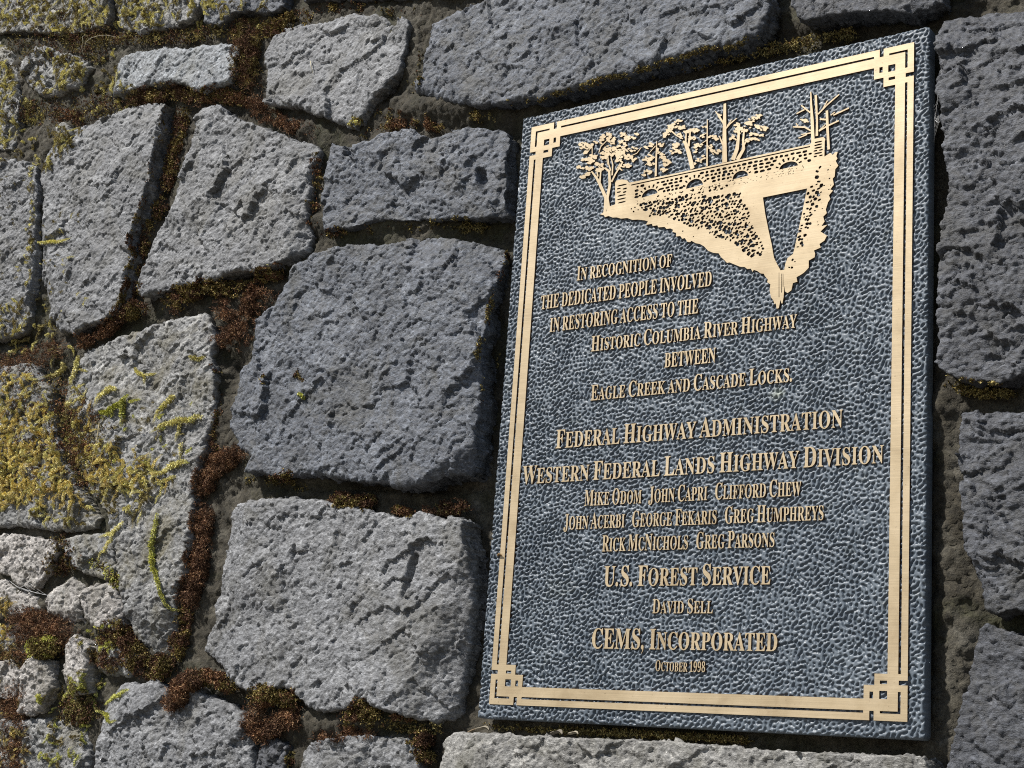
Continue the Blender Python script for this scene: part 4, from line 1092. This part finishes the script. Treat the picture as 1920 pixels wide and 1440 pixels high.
MOSS_LABELS = [
 # name, label, strokes: (line, half width, palette, count, kind, level, mound, second palette, share)
 ('moss_clump', 'dark red brown moss in the upright joint left of the upper square stone',
   [([(458,55),(456,110),(462,150)], 24, 'brown', 1500, 'fibre', .012, .008, 'olive', .1), ([(470,185),(500,215),(540,235),(585,248)], 18, 'brown', 1200, 'fibre', .012, .006, 'rust', .3)]),
 ('moss_clump', 'olive moss cushions in a row along the top edge of the upper square stone',
   [([(500,58),(540,42),(575,34)], 17, 'olive', 1100, 'tuft', .008, .008, 'brown', .1), ([(600,22),(650,12),(700,10),(760,20),(790,30)], 14, 'olive', 1200, 'tuft', .012, .006, 'brown', .6)]),
 ('moss_clump', 'brown moss in the joint under the small light bluish stone',
   [([(240,190),(290,175),(330,168),(370,185)], 14, 'brown', 1000, 'fibre', .010, .006, 'olive', .3), ([(375,178),(420,178),(455,190)], 13, 'rust', 700, 'tuft', .010, .005, 'olive', .4)]),
 ('moss_clump', 'ragged olive brown moss down the slanting joint between the two tall upper left stones',
   [([(345,205),(335,250),(325,300),(310,350)], 14, 'olive', 1300, 'tuft', .020, .008, 'brown', .6), ([(300,380),(275,425),(262,470),(250,530),(235,575)], 15, 'olive', 1600, 'tuft', .018, .008, 'brown', .5)]),
 ('moss_clump', 'thick olive and rust moss cushion at the upper left of the big middle stone',
   [([(322,565),(360,545),(400,537),(440,540)], 21, 'olive', 2300, 'tuft', .006, .014, 'brown', .1), ([(455,530),(495,517),(528,508)], 17, 'olive', 1200, 'tuft', .008, .010, 'rust', .25), ([(410,572),(440,590),(470,570),(430,625),(415,640),(500,545)], 26, 'rust', 3600, 'fibre', .010, .012, 'brown', .5)]),
 ('moss_clump', 'small dark brown moss tuft halfway up the left edge of the big middle stone',
   [([(452,640),(462,625),(448,660)], 13, 'brown', 700, 'fibre', .004, .007, 'rust', .2)]),
 ('moss_clump', 'shaggy brown moss at the lower left corner of the big middle stone',
   [([(372,915),(395,880),(430,858),(445,850)], 20, 'brown', 1700, 'fibre', .006, .010, 'rust', .4), ([(405,800),(400,840)], 11, 'brown', 500, 'fibre', .016, .005, 'olive', .1)]),
 ('moss_clump', 'long dark brown moss strip down the joint left of the lower square stone',
   [([(378,960),(374,1020),(366,1075),(350,1125)], 20, 'brown', 2300, 'fibre', .012, .009, 'rust', .25), ([(345,1150),(338,1190),(325,1230)], 15, 'brown', 1000, 'tuft', .014, .006, 'olive', .45)]),
 ('moss_clump', 'olive brown moss along the joint below the leftmost tall stone',
   [([(150,640),(190,622),(222,600)], 13, 'rust', 900, 'tuft', .010, .006, 'brown', .5), ([(222,592),(245,578),(262,572)], 17, 'olive', 900, 'tuft', .006, .009, 'brown', .35)]),
 ('moss_clump', 'rusty moss strip in the upright joint left of the stone with the dark chip',
   [([(592,290),(592,340),(590,390),(588,420)], 13, 'rust', 1300, 'tuft', .012, .006, 'olive', .3)]),
 ('moss_clump', 'red brown moss on mortar just above the stone with the dark chip',
   [([(715,245),(755,228),(800,228),(830,238)], 13, 'rust', 1000, 'tuft', .004, .006, 'olive', .35)]),
 ('moss_clump', 'small bright olive moss tuft under the lower tip of the upper square stone',
   [([(655,232),(665,224)], 10, 'yellow', 330, 'tuft', .000, .007, 'olive', .4), ([(680,250),(695,245)], 9, 'olive', 220, 'tuft', .010, .005, 'brown', .2)]),
 ('moss_clump', 'olive moss cushion on the top edge of the lower square stone',
   [([(628,938),(660,940),(692,944)], 15, 'olive', 1100, 'tuft', .000, .010, 'brown', .1)]),
 ('moss_clump', 'little olive moss tuft under the left end of the big middle stone',
   [([(515,895),(530,888),(540,900)], 14, 'olive', 600, 'tuft', .002, .009, 'brown', .3)]),
 ('moss_clump', 'large hanging moss cushion, olive above and brown below, under the lower square stone',
   [([(482,1308),(510,1300),(545,1312)], 20, 'olive', 1500, 'tuft', -.006, .014, 'rust', .15), ([(470,1340),(480,1385),(530,1350),(550,1345)], 22, 'brown', 2000, 'fibre', -.004, .010, 'rust', .4)]),
 ('moss_clump', 'olive moss mound with a rusty skirt under the lower square stone',
   [([(648,1340),(675,1330),(695,1345)], 21, 'olive', 1300, 'tuft', -.008, .012, 'brown', .1), ([(600,1385),(640,1370),(690,1375)], 16, 'rust', 1200, 'fibre', .002, .007, 'brown', .3)]),
 ('moss_clump', 'dark olive moss clump beside the left end of the pale ledge stone',
   [([(788,1375),(790,1400),(795,1420)], 18, 'olive', 900, 'tuft', .006, .009, 'brown', .5), ([(740,1345),(770,1350)], 10, 'olive', 350, 'tuft', .000, .006, 'rust', .3)]),
 ('moss_clump', 'spindle shaped red brown moss clump draped over the peaked stone',
   [([(322,1318),(340,1288),(362,1275)], 19, 'rust', 1500, 'fibre', -.008, .012, 'brown', .4), ([(375,1270),(405,1275),(430,1285)], 16, 'rust', 1000, 'tuft', -.002, .008, 'olive', .3)]),
 ('moss_clump', 'brown olive moss tuft below the pointed foot of the mossy stone',
   [([(270,1250),(295,1255),(310,1245)], 20, 'olive', 1100, 'tuft', .004, .008, 'brown', .55)]),
 ('moss_clump', 'olive and brown moss patch right of a pale rubble stone at the lower left',
   [([(205,1195),(215,1185),(235,1215),(255,1240)], 24, 'olive', 1900, 'tuft', .004, .009, 'brown', .45), ([(185,1225),(215,1245)], 16, 'brown', 700, 'fibre', .006, .006, 'olive', .2)]),
 ('moss_clump', 'domed green brown moss cushion above a narrow upright pale rubble stone',
   [([(68,1215),(90,1212)], 19, 'olive', 1000, 'tuft', -.006, .012, 'lime', .0)]),
 ('moss_clump', 'dark moss tufts growing in pits on the left part of the big middle stone',
   [([(560,700),(568,715)], 9, 'olive', 300, 'tuft', -.016, .004, 'brown', .5), ([(495,705),(488,720)], 10, 'olive', 260, 'tuft', -.012, .003, 'brown', .4), ([(562,738),(566,748)], 5, 'lime', 90, 'tuft', -.016, .003, None, 0)]),
]
for i, (nm, lab, strokes) in enumerate(MOSS_LABELS):
    r = np.random.default_rng(300 + i); L = Leaves()
    for (line, hw, pal, n, kind, lvl, mound, p2, mix) in strokes:
        joint_moss(L, r, line, hw, pal, int(n * 1.9), kind, lvl, mound, p2, mix)
    tag(L.build(nm), lab, 'moss', 'moss clumps in the joints of the wall')

# single leafy shoots creeping over bare stone
SHOOTS = [
 ('thick yellow green moss shoot slanting down to the left above the golden moss mat', [([(113,679),(93,695),(72,712)], 4.6)]),
 ('upright yellow moss shoot with a forked tip beside the slanting thick one', [([(137,665),(138,683),(130,706),(126,722)], 4.5), ([(140,690),(158,694)], 2)]),
 ('curved hook shaped moss shoot alone on the mossy stone', [([(215,728),(197,728),(183,743),(173,762)], 4.4)]),
 ('y shaped pair of fat yellow green moss shoots on the mossy stone', [([(182,772),(200,772),(217,760),(233,743),(240,740)], 4.8), ([(231,748),(228,770),(226,800)], 5.5), ([(236,752),(260,747)], 2.4)]),
 ('small t shaped moss shoot, browner at its foot, high on the mossy stone', [([(245,687),(253,698),(265,703),(265,722)], 3.2), ([(263,700),(286,698)], 2.4)]),
 ('long yellow green moss shoot with a drooping branch crossing the mossy stone', [([(383,782),(347,790),(313,795),(283,811)], 4.6), ([(343,793),(338,810),(330,828)], 3), ([(333,743),(310,759),(287,793)], 4.4)]),
 ('lower forked yellow moss shoot near the right rim of the mossy stone', [([(353,867),(327,873),(307,887),(277,888)], 4.4), ([(343,830),(335,862)], 3.2), ([(333,895),(290,907)], 3)]),
 ('thin pale yellow shoot forked like a wishbone on bare grey stone', [([(236,978),(213,1000),(187,1007)], 3.4), ([(217,997),(203,1027),(183,1050)], 2.8)]),
 ('chain of lime moss running down a crack in the mossy stone', [([(300,963),(291,1010),(287,1040),(293,1073),(310,1120),(320,1143),(337,1142)], 4.2)]),
 ('thin straight moss shoot lying on the peaked stone', [([(244,1294),(221,1305),(200,1313),(181,1320)], 3)]),
 ('short bent lime shoot on the left flank of the peaked stone', [([(183,1332),(202,1342),(208,1355),(221,1350)], 3)]),
 ('small yellow moss curl in the corner under the notched top of the mossy stone', [([(356,668),(372,674),(386,668)], 3.2)]),
 ('short yellow moss shoot lying across the left edge of the leftmost tall stone', [([(70,455),(110,452),(135,447)], 3)]),
]
for i, (lab, ls) in enumerate(SHOOTS):
    r = np.random.default_rng(500 + i); L = Leaves()
    for line, rp in ls: strand(L, r, line, rp, 'lime' if i in (8, 9, 10, 3) else 'yellow')
    tag(L.build('moss_shoot'), lab, 'moss', 'leafy moss shoots creeping over the stones')

# mats nobody could count
r = np.random.default_rng(900)
L = Leaves()
mat_worms(L, r, [(-60,700),(60,692),(110,712),(160,728),(178,790),(215,842),(280,872),(330,893),(270,925),(150,945),(-60,965)], 760, 'gold', 'yellow', .45)
mat_worms(L, r, [(-60,760),(100,740),(190,840),(240,890),(100,930),(-60,930)], 330, 'gold', 'yellow', .4, rad=(.0015, .0026), lift=.013)
joint_moss(L, r, [(-40,760),(60,760),(110,800),(170,860),(60,860),(-40,880)], 66, 'dim', 11000, 'tuft', .004, .006, 'rust', .55)
joint_moss(L, r, [(-30,690),(50,672),(105,655)], 20, 'rust', 1500, 'fibre', .006, .007, 'brown', .4)
mat_worms(L, r, [(120,880),(330,885),(300,960),(150,990),(60,980)], 130, 'dim', 'yellow', .4)
mat_worms(L, r, [(190,740),(370,760),(360,880),(200,860)], 60, 'dim', 'lime', .4, length=(.005, .012))
tag(L.build('golden_moss_mat'), 'golden yellow moss mat spreading over the stones at the left', 'moss', kind='stuff')
L = Leaves()
mat_worms(L, r, [(-60,-30),(190,-30),(185,70),(120,100),(40,95),(-60,110)], 330, 'dim', 'yellow', .6)
joint_moss(L, r, [(-30,20),(80,30),(150,60),(170,70),(20,90)], 44, 'dim', 5200, 'tuft', .002, .007, 'brown', .55)
mat_worms(L, r, [(200,-30),(340,-30),(345,45),(260,65),(190,60)], 170, 'yellow', 'dim', .35)
mat_worms(L, r, [(345,-20),(440,-20),(430,40),(350,50)], 90, 'yellow', 'dim', .4)
mat_worms(L, r, [(400,20),(520,15),(500,65),(420,60)], 60, 'dim', 'yellow', .4)
joint_moss(L, r, [(170,70),(250,72),(330,68),(420,58)], 12, 'dim', 1300, 'tuft', .016, .005, 'brown', .5)
tag(L.build('upper_moss_mat'), 'tangled yellow and brown moss mat covering the stones in the top left corner', 'moss', kind='stuff')
L = Leaves()
mat_worms(L, r, [(-60,100),(45,110),(60,190),(50,300),(-60,310)], 190, 'yellow', 'dim', .45)
mat_worms(L, r, [(50,150),(190,120),(330,160),(250,205),(110,240),(60,240)], 130, 'dim', 'yellow', .45)
mat_worms(L, r, [(70,245),(105,235),(150,255),(90,330),(66,330)], 70, 'yellow', 'dim', .5)
mat_worms(L, r, [(95,95),(240,95),(200,160),(120,170)], 70, 'yellow', 'dim', .5)
joint_moss(L, r, [(20,200),(60,210),(130,205),(210,195)], 24, 'dim', 1700, 'tuft', .010, .006, 'brown', .5)
joint_moss(L, r, [(100,222),(130,215),(145,225)], 14, 'rust', 600, 'tuft', .006, .006, 'brown', .4)
mat_worms(L, r, [(55,300),(76,300),(80,480),(70,640),(40,640),(58,480)], 110, 'yellow', 'dim', .5, length=(.005, .014))
mat_worms(L, r, [(-60,580),(60,570),(150,610),(140,660),(60,670),(-60,670)], 150, 'dim', 'yellow', .5)
mat_worms(L, r, [(66,380),(170,400),(160,600),(80,600)], 70, 'dim', 'yellow', .3, length=(.005, .014), rad=(.0010, .0017))
mat_worms(L, r, [(-60,310),(60,330),(60,560),(-60,600)], 50, 'dim', 'yellow', .3, length=(.005, .014), rad=(.0010, .0017))
tag(L.build('curly_moss_mat'), 'curly yellow moss straggling down the left edge around the tall stones', 'moss', kind='stuff')
L = Leaves()
mat_worms(L, r, [(140,1265),(180,1262),(180,1330),(170,1400),(150,1450),(90,1460),(90,1370)], 170, 'lime', 'dim', .35)
mat_worms(L, r, [(-60,1120),(25,1120),(30,1190),(-60,1230)], 110, 'gold', 'dim', .4)
mat_worms(L, r, [(-60,1300),(45,1320),(60,1420),(30,1470),(-60,1470)], 90, 'gold', 'dim', .5)
joint_moss(L, r, [(30,1170),(70,1180),(110,1190)], 32, 'rust', 2600, 'fibre', .002, .010, 'brown', .6)
joint_moss(L, r, [(-20,1210),(40,1230)], 20, 'rust', 900, 'fibre', .006, .008, 'olive', .4)
joint_moss(L, r, [(25,1290),(20,1340),(30,1400),(15,1450)], 26, 'rust', 1800, 'fibre', .004, .007, 'brown', .5)
joint_moss(L, r, [(110,1020),(130,1050),(100,1060)], 22, 'olive', 1200, 'tuft', .006, .007, 'brown', .6)
joint_moss(L, r, [(175,1055),(205,1072),(222,1100)], 11, 'lime', 500, 'tuft', .000, .005, 'olive', .4)
joint_moss(L, r, [(150,1300),(130,1340),(165,1330)], 22, 'dim', 900, 'tuft', .004, .005, 'brown', .4)
mat_worms(L, r, [(160,1170),(240,1170),(235,1220),(170,1210)], 60, 'lime', 'dim', .6, length=(.005, .012))
tag(L.build('lower_moss_mat'), 'lime and rust moss mat among the pale rubble in the bottom left corner', 'moss', kind='stuff')
L = Leaves()
for line, hw, pal, n, lvl, p2 in [([(600,440),(680,430),(740,425)], 11, 'brown', 700, .016, 'olive'), ([(760,428),(830,424),(905,428)], 10, 'dim', 500, .018, 'olive'), ([(410,690),(418,740),(410,790)], 9, 'brown', 400, .026, 'dim'),
        ([(460,900),(500,905),(580,915)], 8, 'dim', 300, .020, 'olive'), ([(740,955),(770,960)], 8, 'rust', 260, .004, 'olive'), ([(800,955),(850,952),(870,945)], 10, 'brown', 420, .012, 'dim'),
        ([(790,100),(780,150),(775,170)], 9, 'dim', 400, .022, 'brown'), ([(700,215),(760,205)], 12, 'dim', 400, .018, 'brown'), ([(860,215),(930,215)], 10, 'dim', 260, .014, 'olive'),
        ([(970,200),(1100,170),(1250,130),(1400,100),(1600,62)], 8, 'dim', 900, .024, 'olive'), ([(945,470),(935,600),(922,760)], 7, 'dim', 260, .03, 'brown'),
        ([(700,1345),(760,1365),(820,1365)], 9, 'dim', 450, .014, 'olive'), ([(545,1390),(548,1430)], 9, 'brown', 300, .012, 'dim'), ([(1775,720),(1850,735),(1910,738)], 10, 'dim', 350, .020, 'olive'), ([(910,1362),(1000,1368),(1150,1374),(1400,1388)], 5, 'dim', 600, .020, 'olive')]:
    joint_moss(L, r, line, hw * 1.25, pal, int(n * 2.4), 'tuft', lvl, .005, p2, .4)
tag(L.build('joint_moss'), 'thin dim moss scattered through the joints around the square stones and the plaque', 'moss', kind='stuff')

# ------------------------------------------------------------------ dry bits
def tube(name, pts3, rad, col, label, cat, group=None):
    P = np.array(pts3, float)
    t = np.linspace(0, len(P) - 1, 10 * (len(P) - 1) + 1)
    C = np.stack([np.interp(t, np.arange(len(P)), P[:, i]) for i in range(3)], 1)
    for _ in range(6): C[1:-1] = (C[:-2] + 2 * C[1:-1] + C[2:]) / 4
    T = unit(np.gradient(C, axis=0)); A = unit(np.cross(T, (0.1, 1, .2))); B_ = np.cross(T, A)
    n = len(C); k = 6
    rr = rad * np.linspace(1, .45, n)
    V = np.concatenate([C + (A * math.cos(a) + B_ * math.sin(a)) * rr[:, None] for a in np.linspace(0, 6.283, k, endpoint=False)])
    V = V + (0, 0, ZC)
    F = [[j * n + i, ((j + 1) % k) * n + i, ((j + 1) % k) * n + i + 1, j * n + i + 1] for j in range(k) for i in range(n - 1)]
    o = link_mesh(name, V, F, M_STRAW, None, colors=np.tile(np.array(col), (len(V), 1)))
    return tag(o, label, cat, group)

def on_wall(px, py, off=.003):
    x, z = px_to_wall([px], [py]); x, z = float(x[0]), float(z[0])
    return (x, float(surf(x, z)) - off, z)
STRAW = (.50, .42, .24)
tube('straw', [on_wall(199, 796, .012), on_wall(196, 830, .014), on_wall(182, 880, .010)], .0007, STRAW, 'straight pale straw stem standing across the golden moss mat', 'straw', 'loose straws on the wall')
tube('straw', [on_wall(72, 845, .010), on_wall(50, 860, .008), on_wall(28, 872, .004)], .0006, (.40, .30, .16), 'short brownish stem lying on the left of the golden moss mat', 'straw', 'loose straws on the wall')
tube('straw', [on_wall(165, 104, .006), on_wall(172, 96, .012), on_wall(181, 88, .017), on_wall(192, 81, .020), on_wall(205, 77, .020), on_wall(218, 75, .017), on_wall(230, 76, .012)], .0005, (.46, .42, .32), 'long thin arching stem over the dark gap at the upper left', 'straw', 'loose straws on the wall')
tube('straw', [on_wall(163, 106, .006), on_wall(165, 95, .012), on_wall(170, 86, .014), on_wall(176, 79, .014), on_wall(182, 74, .012)], .0005, (.46, .42, .32), 'shorter arching stem sprouting beside the long one at the upper left', 'straw', 'loose straws on the wall')
tube('straw', [on_wall(585, 116, .002), on_wall(588, 128, .004), on_wall(589, 139, .002)], .0006, (.55, .50, .36), 'tiny pale stalk stuck on the face of the upper square stone', 'straw', 'loose straws on the wall')

def ledge_litter():
    """dead twig and leaf scraps on the ledge stone under the plaque"""
    def led(px, py): 
        x, z = un(px, py, -.005); return np.array((x, -.005, z))
    a, b, c = led(872, 1377), led(885, 1369), led(902, 1362)
    tube('twig', [a, b, c + (0, .004, 0)], .0013, (.16, .12, .075), 'short dead twig on the pale ledge stone under the left corner of the plaque', 'twig')
    rr = np.random.default_rng(77)
    for lab, px, py, sz, col in [('curled grey dead leaf beside the twig on the pale ledge', 905, 1368, .008, (.20, .175, .13)), ('flat dead leaf scrap on the ledge under the middle of the plaque, left one', 1045, 1376, .009, (.16, .14, .11)), ('dead leaf scrap standing upright on the ledge, right of the flat one', 1076, 1376, .006, (.26, .23, .17))]:
        c = led(px, py)
        n = 9
        u, v = np.meshgrid(np.linspace(-1, 1, n), np.linspace(-1, 1, n), indexing='ij')
        wd = np.sqrt(np.clip(1 - u ** 2, 0, 1)) * .5 + .04
        X = np.stack([u * sz, -.002 + v * wd * sz * .6, np.abs(v) * wd * sz * .7 + .12 * sz * np.sin(3 * u) + .1 * sz * v], -1).reshape(-1, 3)
        an = rr.uniform(-.5, .5)
        X = np.stack([X[:, 0] * math.cos(an) - X[:, 1] * math.sin(an), X[:, 0] * math.sin(an) + X[:, 1] * math.cos(an), X[:, 2]], 1)
        idx = np.arange(n * n).reshape(n, n)
        F = np.stack([idx[:-1, :-1].ravel(), idx[1:, :-1].ravel(), idx[1:, 1:].ravel(), idx[:-1, 1:].ravel()], 1)
        X2 = X + (0, 0, -.0005)
        V = np.concatenate([X, X2]) + c + (0, 0, ZC)
        o = link_mesh('dead_leaf', V, np.concatenate([F, F[:, ::-1] + n * n]), M_STRAW, None, colors=np.tile(np.array(col), (2 * n * n, 1)) * np.exp(rr.normal(0, .15, (2 * n * n, 1))))
        tag(o, lab, 'leaf', 'leaf scraps on the ledge')
ledge_litter()
tag_ = tube('dry_leaf_sliver', [(-.2405 + .0, -.0035, -.176), (-.238, -.0055, -.1745), (-.2345, -.0045, -.1765)], .0016, (.20, .13, .06), 'tiny brown leaf sliver stuck on the left border of the plaque', 'leaf')

def cobweb(label, anchors, hub):
    """a few slack threads from a hub to their anchors, one mesh"""
    r = np.random.default_rng(int(abs(hub[0]) * 1e4))
    V, F, nv = [], [], 0
    H = np.array(hub)
    ends = [np.array(a) for a in anchors]
    mids = []
    def thread(a, b, rad, sag):
        nonlocal nv
        t = np.linspace(0, 1, 9)[:, None]
        C = a + (b - a) * t; C[:, 2] -= sag * np.sin(math.pi * t[:, 0])
        T = unit(b - a); A = unit(np.cross(T, (0.2, 1, .3))); B_ = np.cross(T, A)
        for k in range(3):
            V.append(C + (A * math.cos(k * 2.094) + B_ * math.sin(k * 2.094)) * rad)
        for k in range(3):
            for i in range(8):
                F.append([nv + k * 9 + i, nv + ((k + 1) % 3) * 9 + i, nv + ((k + 1) % 3) * 9 + i + 1, nv + k * 9 + i + 1])
        nv += 27
    for e in ends: thread(H, e, .00022, .0012)
    for f in (.35, .6, .8):
        for a, b in zip(ends[:-1], ends[1:]):
            thread(H + (a - H) * f, H + (b - H) * f, .00014, .0006)
    o = link_mesh('cobweb', np.concatenate(V) + (0, 0, ZC), F, M_STRAW, None, colors=np.full((nv, 3), .55))
    tag(o, label, 'cobweb', 'cobwebs in the wall joints')
def sp_(px, py, off=.0015):
    q = on_wall(px, py, off); return q
cobweb('wispy cobweb between the upper right edge of the plaque and the dark stone', [(.2545, .010, .272), sp_(1760, 180), sp_(1764, 200), sp_(1766, 232), (.2545, .012, .232)], (.2585, .004, .252))
cobweb('grey cobweb slung across the pale rubble stones near the left edge', [sp_(18, 1088), sp_(40, 1105), sp_(66, 1112), sp_(100, 1118), sp_(60, 1090)], tuple(np.array(sp_(52, 1104)) + (0, -.006, 0)))
